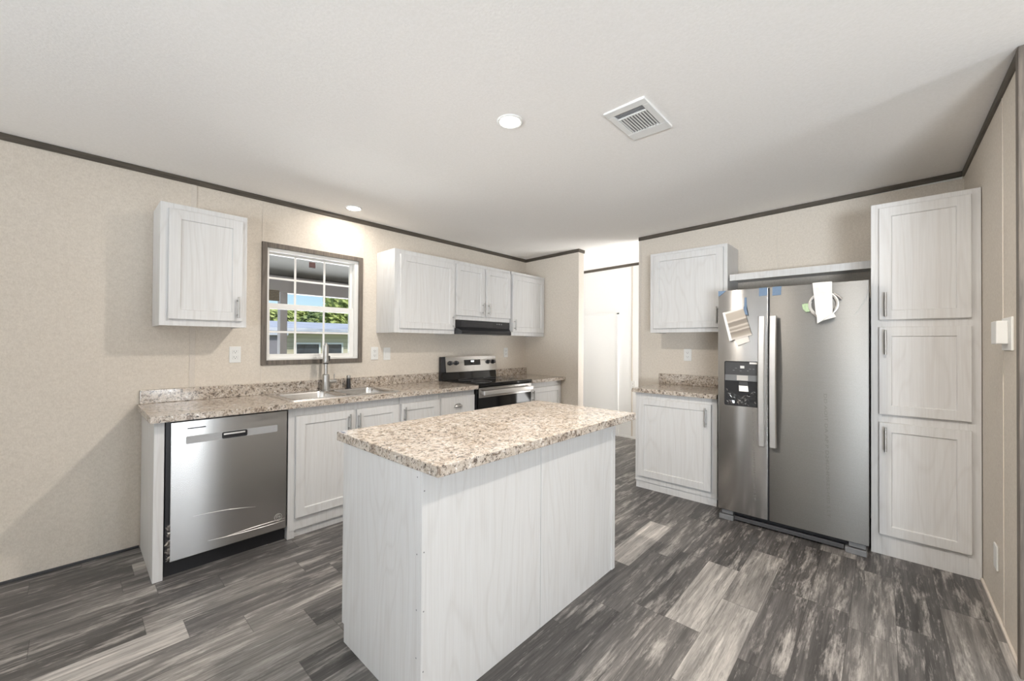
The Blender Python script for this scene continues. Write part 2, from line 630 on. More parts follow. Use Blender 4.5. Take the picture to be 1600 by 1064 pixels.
def door(parent, fc, u0, u1, w0, w1, hu=None, hw=None, frame=0.055, name='door'):
    d_ = part(name, shaker(MB(), fc, u0, u1, w0, w1, frame=frame), M['cab'], parent)
    if hu is not None:
        part('handle', bar_pull(MB(), fc, hu, hw[0], hw[1]), M['chrome'], d_, 'brushed nickel bar handle', smooth=True)
    return d_


# ------------------------------------------------------------------ room shell
WY = 3.388            # sink wall
RW = -0.402           # right wall
FX = 4.0              # fridge wall
PX = 3.948            # short wall beside the range
HX = 5.143            # hall wall
BX, LY = -4.2, -4.2   # rear and living-room walls


def cz(y):            # ceiling height, gently vaulted towards the living room
    return 2.356 + 0.0225 * (WY - y) if y > RW else 2.356 + 0.0225 * (WY - RW) - 0.0225 * (RW - y)


struct('floor', MB().box(BX - .1, 5.6, LY - .1, 5.3, -0.06, 0.0), M['floor'], label='grey distressed plank vinyl floor', cat='floor')
mb = MB()
ys = [5.3, RW, LY - .1]
for y0, y1 in ((5.3, RW), (RW, LY - .1)):
    mb.loft([[(BX - .1, y0, cz(y0)), (BX - .1, y1, cz(y1)), (BX - .1, y1, cz(y1) + .1), (BX - .1, y0, cz(y0) + .1)],
             [(5.6, y0, cz(y0)), (5.6, y1, cz(y1)), (5.6, y1, cz(y1) + .1), (5.6, y0, cz(y0) + .1)]])
struct('ceiling', mb, M['ceil'], label='white textured ceiling', cat='ceiling')

# sink wall with the window opening
WX0, WX1, WZ0, WZ1 = 0.972, 1.696, 1.131, 1.990
T = 0.12
zt = 2.357
mb = MB()
mb.box(BX, WX0, WY, WY + T, 0, zt).box(WX1, PX + .1, WY, WY + T, 0, zt).box(WX0, WX1, WY, WY + T, 0, WZ0).box(WX0, WX1, WY, WY + T, WZ1, zt)
struct('wall_left', mb, M['wall'], label='long beige kitchen wall with the window', cat='wall')
# short wall beside the range
mb = MB().box(PX, PX + .103, 2.589, WY, 0, 2.358)
struct('wall_partition', mb, M['wall'], label='short beige wall at the end of the range counter', cat='wall')
# fridge wall
mb = MB().box(FX, FX + .1, RW, 1.876, 0, 2.391)
struct('wall_back', mb, M['wall'], label='beige wall behind the refrigerator', cat='wall')
mb = MB().box(2.49, FX + .1, RW - .1, RW, 0, 2.437)
struct('wall_right', mb, M['wall'], label='beige wall beside the tall pantry cabinet', cat='wall')
# hall
mb = MB().box(HX, HX + .1, 0.9, 5.3, 0, 2.41)
struct('wall_hall', mb, M['hallwall'], label='bright pale wall across the hall', cat='wall')
mb = MB().box(PX, HX, 5.2, 5.3, 0, 2.33)
struct('wall_hall_end', mb, M['hallwall'], label='end wall of the hall', cat='wall')
mb = MB().box(FX + .1, HX, 0.8, 0.9, 0, 2.41)
struct('wall_hall_near', mb, M['hallwall'], label='near end wall of the hall', cat='wall')
mb = MB().box(PX, PX + .1, WY, 5.2, 0, 2.356)
struct('wall_hall_side', mb, M['hallwall'], label='side wall of the hall beyond the kitchen', cat='wall')
# living room side, behind the camera
struct('wall_rear', MB().box(BX - .1, BX, LY, WY, 0, 2.355), M['wall'], label='beige wall behind the camera', cat='wall')
struct('wall_living', MB().box(BX, 2.59, LY - .1, LY, 0, 2.355), M['wall'], label='beige living room wall', cat='wall')
struct('wall_living_side', MB().box(2.49, 2.59, LY, RW - .1, 0, 2.35), M['wall'], label='beige side wall of the living room', cat='wall')

# ceiling trim
def trim(name, a, b, n, mat):
    """a,b: ends on the wall plane (x,y); n: outward normal of the wall"""
    h, t = 0.036, 0.012
    mb = MB()
    def ring(p):
        z = cz(p[1])
        return [(p[0], p[1], z), (p[0] + n[0] * t, p[1] + n[1] * t, z), (p[0] + n[0] * t, p[1] + n[1] * t, z - h + .004), (p[0] + n[0] * (t - .004), p[1] + n[1] * (t - .004), z - h), (p[0], p[1], z - h)]
    mb.loft([ring(a), ring(b)])
    return struct(name, mb, mat, label='dark wood ceiling trim, ' + name.replace('_', ' '), cat='trim')


trim('trim_1', (BX, WY), (PX - .012, WY), (0, -1), M['trimx'])
trim('trim_2', (PX, WY), (PX, 2.577), (-1, 0), M['trimy'])
trim('trim_3', (PX, 2.589), (PX + .115, 2.589), (0, -1), M['trimx'])
trim('trim_4', (FX, 1.876), (FX, RW + .012), (-1, 0), M['trimy'])
trim('trim_5', (FX, RW), (2.49, RW), (0, 1), M['trimx'])
trim('trim_6', (HX, 5.2), (HX, 0.9), (-1, 0), M['trimy'])
# dark casing at the open end of the right wall
struct('trim_7', MB().box(2.47, 2.514, RW - .11, RW + .014, 0, 2.44, .002), M['casing'], label='dark upright casing at the open end of the right wall', cat='trim')
# wall-panel battens and seams
def batten(k, fc, u, w0, w1, wd=0.03, d=0.004, lab=''):
    struct('trim_%d' % k, fbox(MB(), fc, u - wd / 2, u + wd / 2, w0, w1, 0, d, 0.001), M['batten'], label=lab, cat='trim')
batten(8, FaceY(WY), 0.540, 0.972, 2.32, 0.030, 0.004, 'beige batten behind the single wall cabinet')
batten(9, FaceY(WY), 0.946, 2.02, 2.32, 0.006, 0.002, 'thin wall panel seam at the window')
batten(10, FaceY(WY), 0.944, 0.972, 1.10, 0.006, 0.002, 'thin wall panel seam under the window')
batten(11, FaceY(WY), 1.745, 2.02, 2.32, 0.006, 0.002, 'thin wall panel seam right of the window')
batten(12, FaceX(FX), 0.649, 1.86, 2.37, 0.006, 0.002, 'thin wall panel seam above the refrigerator')
batten(13, FaceX(FX), 1.862, 0.0, 2.35, 0.028, 0.004, 'corner strip at the end of the refrigerator wall')
batten(14, FaceX(HX), 2.505, 0.0, 2.35, 0.022, 0.005, 'pale batten on the hall wall')
struct('trim_15', MB().box(PX - .003, PX + .106, 2.584, 2.589, 0, 2.32, .001), M['batten'], label='end cap of the short wall', cat='trim')
mb = MB().box(2.838, 2.852, RW, RW + .003, 0.0, 2.40)
struct('trim_16', mb, M['batten'], label='panel seam on the right wall', cat='trim')
struct('baseboard_hall', MB().box(HX - .008, HX, 0.9, 5.2, 0, 0.03), M['hallwall'], label='low pale baseboard of the hall wall', cat='baseboard')
struct('baseboard_left', MB().box(BX, 0.29, WY - .010, WY, 0, 0.014, .002), M['darkgrey'], label='thin dark floor edge under the long wall', cat='baseboard')
struct('baseboard_right', MB().box(2.514, 3.36, RW, RW + .010, 0, 0.016, .002), M['batten'], label='beige floor edge of the right wall', cat='baseboard')

# door panel on the hall wall
dr = struct_root('door_1', (HX - .02, 3.0, 0.0), 'low white door panel on the hall wall', 'door')
part('door_panel', MB().box(HX - .022, HX, 2.72, 3.55, 0.012, 1.69, .002), M['hallwall'], dr)
mb = MB().box(HX - .03, HX, 2.700, 2.722, 0.0, 1.71, .002).box(HX - .03, HX, 2.700, 3.57, 1.69, 1.71, .002)
part('door_frame', mb, M['hallwall'], dr)

# ------------------------------------------------------------------ window
w = struct_root('window_1', (1.334, WY, WZ0), 'white six over six window above the sink with dark casing', 'window')
mb = MB()
cx0, cx1, cz0, cz1, cw = 0.941, 1.7265, 1.101, 2.020, 0.036
for (x0, x1, z0, z1) in ((cx0, cx0 + cw, cz0, cz1), (cx1 - cw, cx1, cz0, cz1), (cx0 + cw, cx1 - cw, cz0, cz0 + cw), (cx0 + cw, cx1 - cw, cz1 - cw, cz1)):
    mb.box(x0, x1, WY - .014, WY, z0, z1, .002)
part('casing', mb, M['casing'], w, 'weathered brown wood casing')
mb = MB()
for (x0, x1, z0, z1) in ((WX0, WX0 + .022, WZ0, WZ1), (WX1 - .036, WX1, WZ0, WZ1), (WX0 + .022, WX1 - .036, WZ0, WZ0 + .022), (WX0 + .022, WX1 - .036, WZ1 - .030, WZ1)):
    mb.box(x0, x1, WY + .005, WY + .11, z0, z1, .002)
part('window_frame', mb, M['vinyl'], w)
def sash(name, x0, x1, z0, z1, y, rail_b, rail_t, st_l, st_r, hz, vx):
    mb = MB()
    mb.box(x0, x0 + st_l, y - .014, y + .014, z0, z1, .002).box(x1 - st_r, x1, y - .014, y + .014, z0, z1, .002)
    mb.box(x0 + st_l, x1 - st_r, y - .014, y + .014, z0, z0 + rail_b, .002).box(x0 + st_l, x1 - st_r, y - .014, y + .014, z1 - rail_t, z1, .002)
    s_ = part(name, mb, M['vinyl'], w)
    g = MB().box(x0 + st_l, x1 - st_r, y - .002, y + .002, z0 + rail_b, z1 - rail_t)
    part('pane', g, M['glass'], s_)
    mm = MB()
    for v in vx:
        mm.box(v - .0075, v + .0075, y - .008, y - .003, z0 + rail_b, z1 - rail_t)
    mm.box(x0 + st_l, x1 - st_r, y - .0075, y - .0035, hz - .0075, hz + .0075)
    part('muntins', mm, M['vinyl'], s_)
    return s_
up = sash('upper_sash', 0.985, 1.668, 1.535, 1.965, WY + .072, .036, .020, .014, .026, 1.766, (1.197, 1.425))
lo = sash('lower_sash', 0.985, 1.662, 1.146, 1.570, WY + .040, .036, .043, .022, .036, 1.352, (1.190, 1.410))
solo('window_label', MB().box(1.302, 1.352, WY + .0655, WY + .0675, 1.886, 1.931), M['label_red'], (1.327, WY + .066, 1.886),
     'small dark red sticker at the top of the middle window pane', 'sticker', uv=lambda p: ((p.x - 1.302) / .05, (p.z - 1.886) / .045))
mb = MB().box(1.000, 1.084, WY + .0655, WY + .068, 1.592, 1.676)
solo('window_label', mb, M['label_brown'], (1.04, WY + .066, 1.592), 'square brown printed sticker at the left of the upper window sash', 'sticker', uv=lambda p: ((p.x - 1.0) / .085, (p.z - 1.592) / .085))

# ------------------------------------------------------------------ base cabinets, sink wall
CF = 2.822            # face plane
CT, CTH = 0.885, 0.035
CB = CT - CTH
GAP = 0.002
fb = FaceY(CF)

solo('end_panel', MB().box(0.294, 0.337, CF, WY - .012, 0, CB - .001, .0015), M['cab'], (0.315, 3.1, 0),
     'white upright end panel left of the dishwasher', 'cabinet panel')


def base_cabinet(x0, x1, label, drawers=None, doors=(), floor_stile=None):
    t = thing('base_cabinet', ((x0 + x1) / 2, 3.1, 0), label, 'cabinet', 'white base cabinets along the window wall')
    mb = MB()
    mb.box(x0 + .001, x0 + .016, CF + .02, WY - .012, 0.05, CB - .001).box(x1 - .016, x1 - .001, CF + .02, WY - .012, 0.05, CB - .001)
    mb.box(x0 + .016, x1 - .016, CF + .02, WY - .012, 0.05, 0.066).box(x0 + .016, x1 - .016, WY - .02, WY - .012, 0.066, CB - .001)
    part('carcass', mb, M['cab'], t)
    mb = MB()
    st = 0.052
    mb.box(x0 + .001, x0 + st, CF, CF + .019, 0.05, CB - .001, .001).box(x1 - st, x1 - .001, CF, CF + .019, 0.05, CB - .001, .001)
    mb.box(x0 + st, x1 - st, CF, CF + .019, 0.05, 0.135, .001).box(x0 + st, x1 - st, CF, CF + .019, 0.775, CB - .001, .001)
    if floor_stile:
        mb.box(x0 + .001, x0 + .043, CF, CF + .05, 0.0, 0.05, .001)
    for m_ in [d_[1] for d_ in doors[:-1]]:
        mb.box(m_ - .012, m_ + .035, CF, CF + .019, 0.135, 0.775)
    part('face_frame', mb, M['cab'], t)
    part('toe_board', MB().box(x0 + (.044 if floor_stile else .001), x1 - .001, CF + .014, CF + .026, 0, 0.055), M['cab'], t)
    for (u0, u1, hu) in doors:
        door(t, fb, u0, u1, 0.130, 0.790, hu, (0.645, 0.765))
    for (w0, w1) in (drawers or ()):
        dd = part('drawer', shaker(MB(), fb, x0 + .012, x1 - .010, w0, w1, frame=0.006, rec=0.001), M['cab'], t)
        part('handle', cup_pull(MB(), fb, (x0 + x1) / 2 - .005, (w0 + w1) / 2), M['chrome'], dd, 'nickel cup pull', smooth=True)
    return t


base_cabinet(0.945, 1.755, 'white two door base cabinet under the sink', doors=((0.988, 1.378, 1.338), (1.398, 1.745, 1.410)), floor_stile=True)
base_cabinet(1.757, 2.144, 'white single door base cabinet between sink cabinet and drawers', doors=((1.766, 2.136, 1.790),))
base_cabinet(2.146, 2.552, 'white drawer base cabinet left of the range with cup pulls', drawers=((0.640, 0.797), (0.460, 0.630), (0.290, 0.450), (0.130, 0.280)))
base_cabinet(3.342, 3.942, 'white corner base cabinet right of the range', doors=((3.362, 3.912, 3.388),))

# countertops
def counter_thing(loc, label):
    return thing('countertop', loc, label, 'countertop')


c1 = counter_thing((1.4, 3.1, CB), 'long speckled granite look countertop with sink under the window')
sx0, sx1, sy0, sy1 = 0.985, 1.765, 2.865, 3.285
mb = MB()
mb.box(0.272, sx0, 2.76, WY - .004, CB, CT).box(sx1, 2.552, 2.76, WY - .004, CB, CT).box(sx0, sx1, 2.76, sy0, CB, CT).box(sx0, sx1, sy1, WY - .004, CB, CT)
part('worktop', mb, M['granite'], c1)
part('backsplash', MB().box(0.284, 2.552, WY - .022, WY - .002, CT, 0.970, .003), M['granite'], c1)
c2 = counter_thing((3.64, 3.1, CB), 'short speckled countertop right of the range')
part('worktop', MB().box(3.336, PX - .002, 2.76, WY - .004, CB, CT, .002), M['granite'], c2)
part('backsplash', MB().box(3.336, PX - .002, WY - .022, WY - .002, CT, 0.970, .003), M['granite'], c2)

# ------------------------------------------------------------------ sink, faucet, sprayer
s = thing('kitchen_sink', (1.375, 3.07, CT), 'double bowl stainless sink set in the long countertop', 'sink')
rx0, rx1, ry0, ry1 = 0.962, 1.785, 2.845, 3.335
def rrect(x0, x1, y0, y1, z, rd, n=6):
    pts = []
    for (cx_, cy_, a0) in ((x1 - rd, y1 - rd, 0), (x0 + rd, y1 - rd, 90), (x0 + rd, y0 + rd, 180), (x1 - rd, y0 + rd, 270)):
        for k in range(n + 1):
            a = math.radians(a0 + 90 * k / n)
            pts.append((cx_ + rd * math.cos(a), cy_ + rd * math.sin(a), z))
    return pts
bowls = ((1.005, 1.350), (1.400, 1.748))
by0, by1 = 2.885, 3.255
mb = MB()
zt_ = CT + .004
for (x0, x1, y0, y1) in ((rx0, bowls[0][0], ry0, ry1), (bowls[0][1], bowls[1][0], ry0, ry1), (bowls[1][1], rx1, ry0, ry1),
                         (bowls[0][0], bowls[0][1], ry0, by0), (bowls[0][0], bowls[0][1], by1, ry1), (bowls[1][0], bowls[1][1], ry0, by0), (bowls[1][0], bowls[1][1], by1, ry1)):
    mb.box(x0, x1, y0, y1, CT + .0005, zt_)
mb.loft([rrect(rx0 - .004, rx1 + .004, ry0 - .004, ry1 + .004, CT + .0004, .03), rrect(rx0 - .002, rx1 + .002, ry0 - .002, ry1 + .002, CT + .006, .03),
         rrect(rx0 + .006, rx1 - .006, ry0 + .006, ry1 - .006, CT + .007, .028), rrect(rx0 + .010, rx1 - .010, ry0 + .010, ry1 - .010, CT + .004, .026)], cap0=False, cap1=False)
part('rim', mb, M['sinksteel'], s, smooth=True)
for (x0, x1) in bowls:
    mb = MB()
    mb.loft([rrect(x0 - .001, x1 + .001, by0 - .001, by1 + .001, zt_ + .0006, .05), rrect(x0 + .004, x1 - .004, by0 + .004, by1 - .004, zt_ - .012, .05),
             rrect(x0 + .012, x1 - .012, by0 + .012, by1 - .012, CT - .13, .05), rrect(x0 + .05, x1 - .05, by0 + .05, by1 - .05, CT - .165, .05)], cap0=False)
    b_ = part('bowl', mb, M['sinksteel'], s, smooth=True)
    part('drain', MB().lathe(((x0 + x1) / 2, 3.08, CT - .164), (0, 0, 1), [(0, .04), (.004, .042), (.004, .03), (.002, .02)], 24), M['darkgrey'], b_, smooth=True)

fa = thing('faucet', (1.378, 3.292, zt_), 'brushed steel pull-down faucet behind the sink', 'faucet')
fxx, fyy = 1.378, 3.292
dirv = Vector((-0.40, -0.917, 0))
part('base', MB().lathe((fxx, fyy, zt_), (0, 0, 1), [(0, .034), (.006, .034), (.008, .029), (.125, .026), (.132, .016)], 24), M['chrome'], fa, smooth=True)
pts = [(fxx, fyy, zt_ + .12)] + [(fxx, fyy, z) for z in (1.06, 1.12, 1.17)]
arc = []
R_ = 0.055
for k in range(0, 11):
    a = math.pi * k / 10
    q = Vector((fxx, fyy, 1.205)) + dirv * (R_ - R_ * math.cos(a)) + Vector((0, 0, R_ * math.sin(a)))
    arc.append(tuple(q))
hx = Vector((fxx, fyy, 0)) + dirv * (2 * R_)
part('spout', MB().tube(pts + arc + [(hx.x, hx.y, 1.19)], .0125, 14), M['chrome'], fa, smooth=True)
part('spray_head', MB().lathe((hx.x, hx.y, 1.255), (0, 0, -1), [(0, .010), (.004, .019), (.07, .0195), (.10, .021), (.135, .0245), (.142, .022)], 24), M['chrome'], fa, smooth=True)
part('spray_nozzle', MB().lathe((hx.x, hx.y, 1.114), (0, 0, -1), [(0, .021), (.008, .019)], 20), M['black'], fa, 'black spray nozzle', smooth=True)
part('spray_button', MB().box(hx.x + .015, hx.x + .03, hx.y - .012, hx.y + .012, 1.13, 1.17, .004), M['black'], fa, 'black button on the spray head')
lv = part('lever', MB().tube([(fxx + .02, fyy, .958), (fxx + .082, fyy, .958)], .014, 16), M['chrome'], fa, smooth=True)
part('lever_rod', MB().tube([(fxx + .066, fyy, .966), (fxx + .068, fyy, 1.018)], .0035, 8), M['chrome'], lv, smooth=True)
sp_ = thing('side_sprayer', (1.562, 3.285, zt_), 'black side sprayer standing right of the faucet', 'sprayer')
part('sprayer_body', MB().lathe((1.562, 3.285, zt_), (0, 0, 1), [(0, .027), (.006, .026), (.009, .018), (.085, .015), (.088, .014)], 20), M['black'], sp_, smooth=True)
part('sprayer_head', MB().lathe((1.562, 3.285, zt_ + .086), (0, 0, 1), [(0, .0145), (.004, .0165), (.02, .0165), (.026, .012)], 20), M['chrome'], sp_, 'metal sprayer head', smooth=True)

# ------------------------------------------------------------------ dishwasher
dw = thing('dishwasher', (0.642, 3.0, 0), 'stainless built-in dishwasher at the left end of the counter', 'dishwasher')
part('tub_body', MB().box(0.343, 0.940, CF + .004, WY - .05, 0.09, CB - .004), M['black'], dw, 'black body behind the door')
DF = CF - .008
mb = MB()
mb.box(0.362, 0.936, DF, CF + .004, 0.088, 0.836, .003)
dd = part('door', mb, M['steel'], dw)
mb = MB()
mb.loft([[(x_, DF - .0012, z_) for x_, z_ in [(p_[0], p_[1]) for p_ in rrect(0.426, 0.880, 0.710, 0.752, 0, .006, 4)]],
         [(x_, DF + .001, z_) for x_, z_ in [(p_[0], p_[1]) for p_ in rrect(0.426, 0.880, 0.710, 0.752, 0, .006, 4)]]])
part('handle_band', mb, M['lightgrey'], dd, 'flat grey handle band')
mb = MB()
po = rrect(0.590, 0.716, 0.713, 0.750, 0, .008, 4)
pi_ = rrect(0.594, 0.712, 0.717, 0.746, 0, .006, 4)
mb.loft([[(a, DF - .0012, b) for a, b, c in po], [(a, DF - .004, b) for a, b, c in po], [(a, DF - .004, b) for a, b, c in pi_], [(a, DF - .0016, b) for a, b, c in pi_]], cap0=False)
part('pocket_handle', mb, M['black'], dd, 'black pocket handle')
part('pocket_lip', MB().box(0.598, 0.705, DF - .006, DF - .003, 0.733, 0.742, .001), M['handle_steel'], dd, 'steel lip inside the pocket')
part('status_slot', MB().box(0.432, 0.514, DF - .0012, DF + .001, 0.7915, 0.7975, .0004), M['black'], dd, 'thin dark status slot')
part('kick_plate', MB().box(0.345, 0.938, CF + .035, CF + .05, 0.0, 0.086), M['black'], dw, 'black kick plate')
mb = MB()
for k in range(28):
    pass
ring = []
mb.tube([(0.890 + .021 * math.cos(a), DF - .001, 0.168 + .021 * math.sin(a)) for a in [2 * math.pi * k / 28 for k in range(29)]], .0012, 6)
mb.tube([(0.890 + .013 * math.cos(a), DF - .001, 0.168 + .013 * math.sin(a)) for a in [2 * math.pi * k / 20 for k in range(21)]], .0008, 6)
mb.box(0.879, 0.901, DF - .0018, DF, 0.166, 0.170)
part('round_badge', mb, M['handle_steel'], dd, 'small round embossed badge')
# loose protective film along the left edge and wrinkles in it near the bottom
mb = MB()
rows = []
for k in range(24):
    z = 0.10 + 0.20 * k / 23
    j = 0.006 * math.sin(k * 1.7) + 0.004 * math.sin(k * 3.1)
    rows.append([(0.345 + j, DF - .004 - .006 * abs(math.sin(k * .9)), z), (0.352 + j * .5, DF - .012 - .006 * math.sin(k * 1.3), z + .003), (0.364, DF - .002, z)])
mb.loft(rows, closed=False)
part('loose_film', mb, M['clear'], dd, 'crinkled clear protective film', smooth=True)
mb = MB()
for (a, b, bow) in (((0.529, 0.146), (0.931, 0.136), -.006), ((0.46, 0.305), (0.765, 0.270), .008), ((0.60, 0.140), (0.93, 0.150), .004)):
    mb.tube([(a[0] + (b[0] - a[0]) * k / 12, DF - .0004, a[1] + (b[1] - a[1]) * k / 12 + bow * math.sin(math.pi * k / 12)) for k in range(13)], [.0002 + .0011 * math.sin(math.pi * k / 12) for k in range(13)], 6)
part('film_wrinkle', mb, M['handle_steel'], dd, 'bright wrinkles in the protective film', smooth=True)

# ------------------------------------------------------------------ range
rg = thing('range', (2.945, 3.05, 0), 'black and stainless electric range between the counters', 'range')
RX0, RX1 = 2.560, 3.328
part('body', MB().box(RX0, RX1, 2.80, WY - .03, 0.0, 0.868, .002), M['black'], rg)
ct_ = part('cooktop', MB().box(RX0 - .005, RX1 + .004, 2.765, 3.30, 0.868, 0.896, .005), M['blackglass'], rg, 'black glass cooktop')
for (ex, ey, er) in ((2.75, 2.93, .10), (3.14, 2.93, .085), (2.75, 3.17, .075), (3.14, 3.17, .10)):
    part('burner_ring', MB().tube([(ex + er * math.cos(a), ey + er * math.sin(a), .8962) for a in [2 * math.pi * k / 40 for k in range(41)]], .0012, 6), M['midgrey'], ct_, 'thin grey burner ring')
od = part('oven_door', MB().box(RX0 + .004, RX1 - .004, 2.772, 2.80, 0.215, 0.862, .003), M['blackglass'], rg, 'black glass oven door')
part('door_band', MB().box(RX0 + .006, RX1 - .006, 2.766, 2.774, 0.762, 0.856, .002), M['steel'], od, 'stainless band across the oven door')
mb = MB().box(RX0 + .030, RX1 - .022, 2.722, 2.736, 0.788, 0.830, .005)
for x_ in (RX0 + .05, RX1 - .045):
    mb.box(x_ - .014, x_ + .014, 2.734, 2.768, 0.795, 0.822, .003)
part('handle', mb, M['handle_steel'], od, 'flat stainless oven handle')
part('storage_drawer', MB().box(RX0 + .004, RX1 - .004, 2.774, 2.80, 0.03, 0.205, .003), M['steel'], rg, 'stainless storage drawer')
# back guard: black lower part and sloping stainless control panel
part('backguard', MB().box(RX0 - .006, RX1 + .002, 3.322, WY - .026, 0.80, 1.132, .004), M['black'], rg)
part('lower_guard', MB().prism([(RX0 - .005, 3.300, .896), (RX0 - .005, 3.323, .896), (RX0 - .005, 3.323, .972), (RX0 - .005, 3.312, .972)], (RX1 - RX0 + .005, 0, 0)), M['blackglass'], rg)
pn = MB().prism([(2.596, 3.298, .972), (2.596, 3.324, .972), (2.596, 3.324, 1.133), (2.596, 3.316, 1.133)], (RX1 - 2.594, 0, 0))
cp = part('control_panel', pn, M['steel'], rg, 'stainless control panel')
nrm = Vector((0, -1, 0.11)).normalized()
def py_(z): return 3.298 + (z - .972) / .161 * .018
for kx in (2.655, 2.735, 3.200, 3.278):
    k_ = part('knob', MB().lathe((kx, py_(1.066), 1.066), nrm, [(0, .0245), (.004, .0245), (.006, .020), (.026, .018), (.028, .015)], 20), M['black'], rg, smooth=True)
    part('knob_mark', MB().box(kx - .002, kx + .002, py_(1.066) - .0300, py_(1.066) - .0275, 1.064, 1.084), M['midgrey'], k_)
dp = part('display', MB().prism([(2.846, py_(1.036) - .0015, 1.036), (2.846, py_(1.036) + .002, 1.036), (2.846, py_(1.096) + .002, 1.096), (2.846, py_(1.096) - .0015, 1.096)], (.235, 0, 0)), M['blackglass'], rg, 'black touch display')
part('clock_digits', MB().box(2.945, 2.985, py_(1.08) - .0028, py_(1.08) - .001, 1.074, 1.086), M['led'], dp, 'lit clock digits')

# ------------------------------------------------------------------ range hood
PU = 3.083            # wall-cabinet face plane
hd = thing('range_hood', (2.93, 3.1, 1.36), 'black slim range hood under the wall cabinets', 'range hood')
mb = MB().box(2.528, 3.322, PU + .012, WY - .004, 1.385, 1.505)
part('housing', mb, M['black'], hd)
mb = MB()
for k in range(5):
    z = 1.447 + .011 * k
    mb.box(2.62, 3.06, PU + .0095, PU + .012, z, z + .004)
part('louvres', mb, M['darkgrey'], hd)
mb = MB().loft([[(2.530, PU + .012, 1.436), (3.320, PU + .012, 1.436), (3.320, PU + .02, 1.436), (2.530, PU + .02, 1.436)],
                [(2.575, PU - .050, 1.400), (3.285, PU - .050, 1.400), (3.336, PU + .02, 1.400), (2.528, PU + .02, 1.400)],
                [(2.575, PU - .055, 1.368), (3.285, PU - .055, 1.368), (3.340, PU + .02, 1.364), (2.526, PU + .02, 1.364)]])
part('lip', mb, M['black'], hd)
mb = MB()
for k, x_ in enumerate((3.115, 3.150, 3.185)):
    mb.box(x_, x_ + .018, PU + .008, PU + .0125, 1.475, 1.490, .001)
part('switches', mb, M['midgrey'], hd)

# ------------------------------------------------------------------ wall cabinets
def wall_cabinet(fc, u0, u1, w0, w1, back, label, doors, group, hood=False, loc=None):
    t = thing('wall_cabinet', loc, label, 'cabinet', group)
    mb = MB()
    d1 = back
    tt = .015
    fbox(mb, fc, u0 + .001, u0 + tt, w0, w1, -.019, d1).__class__
    fbox(mb, fc, u1 - tt, u1 - .001, w0, w1, -.019, d1)
    fbox(mb, fc, u0 + tt, u1 - tt, w1 - tt, w1, -.019, d1)
    fbox(mb, fc, u0 + tt, u1 - tt, w0 + .010, w0 + .010 + tt, -.019, d1)
    fbox(mb, fc, u0 + tt, u1 - tt, w0 + .025, w1 - tt, d1 + .008, d1)
    part('carcass', mb, M['cab'], t)
    mb = MB()
    st = .060
    fbox(mb, fc, u0 + .0005, u0 + st, w0, w1, -.019, 0, .001)
    fbox(mb, fc, u1 - st, u1 - .0005, w0, w1, -.019, 0, .001)
    fbox(mb, fc, u0 + st, u1 - st, w0, w0 + .045, -.019, 0, .001)
    fbox(mb, fc, u0 + st, u1 - st, w1 - .045, w1, -.019, 0, .001)
    if len(doors) == 2:
        mm = (doors[0][1] + doors[1][0]) / 2
        fbox(mb, fc, mm - .03, mm + .03, w0 + .045, w1 - .045, -.019, 0)
    part('face_frame', mb, M['cab'], t)
    for (a, b, z0, z1, hu, hw) in doors:
        door(t, fc, a, b, z0, z1, hu, hw)
    return t


bk = -(WY - .003 - PU)
g1 = 'white wall cabinets on the window wall'
fu = FaceY(PU)
wall_cabinet(fu, 0.336, 0.772, 1.367, 2.090, bk, 'single white wall cabinet left of the window', ((0.374, 0.744, 1.406, 2.055, 0.718, (1.425, 1.560)),), g1, loc=(0.55, 3.24, 1.367))
wall_cabinet(fu, 1.862, 2.522, 1.363, 2.088, bk, 'wide single door white wall cabinet left of the range hood', ((1.912, 2.508, 1.402, 2.047, 2.487, (1.420, 1.545)),), g1, loc=(2.19, 3.24, 1.363))
wall_cabinet(fu, 2.524, 3.318, 1.507, 2.088, bk, 'short two door white wall cabinet above the range hood', ((2.530, 2.913, 1.549, 2.051, 2.880, (1.570, 1.690)), (2.936, 3.310, 1.549, 2.051, 2.962, (1.570, 1.690))), g1, loc=(2.92, 3.24, 1.507))
wall_cabinet(fu, 3.342, 3.942, 1.364, 2.090, bk, 'white wall cabinet right of the range hood in the corner', ((3.346, 3.916, 1.405, 2.053, 3.372, (1.425, 1.545)),), g1, loc=(3.63, 3.24, 1.364))
RU = 3.665
fr = FaceX(RU)
k_ = RU / 3.695
wall_cabinet(fr, 0.953 * k_, 1.619 * k_, 1.383, 2.119, -(FX - .003 - RU), 'white wall cabinet above the small counter by the refrigerator', ((0.983 * k_, 1.583 * k_, 1.421, 2.093, 1.026 * k_, (1.452, 1.595)),), None, loc=(3.83, 1.27, 1.383))

# ------------------------------------------------------------------ small base cabinet right
BF = 3.432
fr2 = FaceX(BF)
t = thing('base_cabinet', (3.7, 1.29, 0), 'white base cabinet under the small counter left of the refrigerator', 'cabinet')
mb = MB()
y0, y1 = 0.957, 1.636
mb.box(BF + .019, FX - .004, y0, y0 + .016, .05, CB - .001).box(BF + .019, FX - .004, y1 - .016, y1, .05, CB - .001).box(BF + .019, FX - .004, y0 + .016, y1 - .016, .05, .066).box(FX - .012, FX - .004, y0 + .016, y1 - .016, .066, CB - .001)
part('carcass', mb, M['cab'], t)
mb = MB()
fbox(mb, fr2, y0, y0 + .045, .062, CB - .001, -.019, 0, .001); fbox(mb, fr2, y1 - .045, y1, .062, CB - .001, -.019, 0, .001)
fbox(mb, fr2, y0 + .045, y1 - .045, .062, .13, -.019, 0, .001); fbox(mb, fr2, y0 + .045, y1 - .045, .78, CB - .001, -.019, 0, .001)
part('face_frame', mb, M['cab'], t)
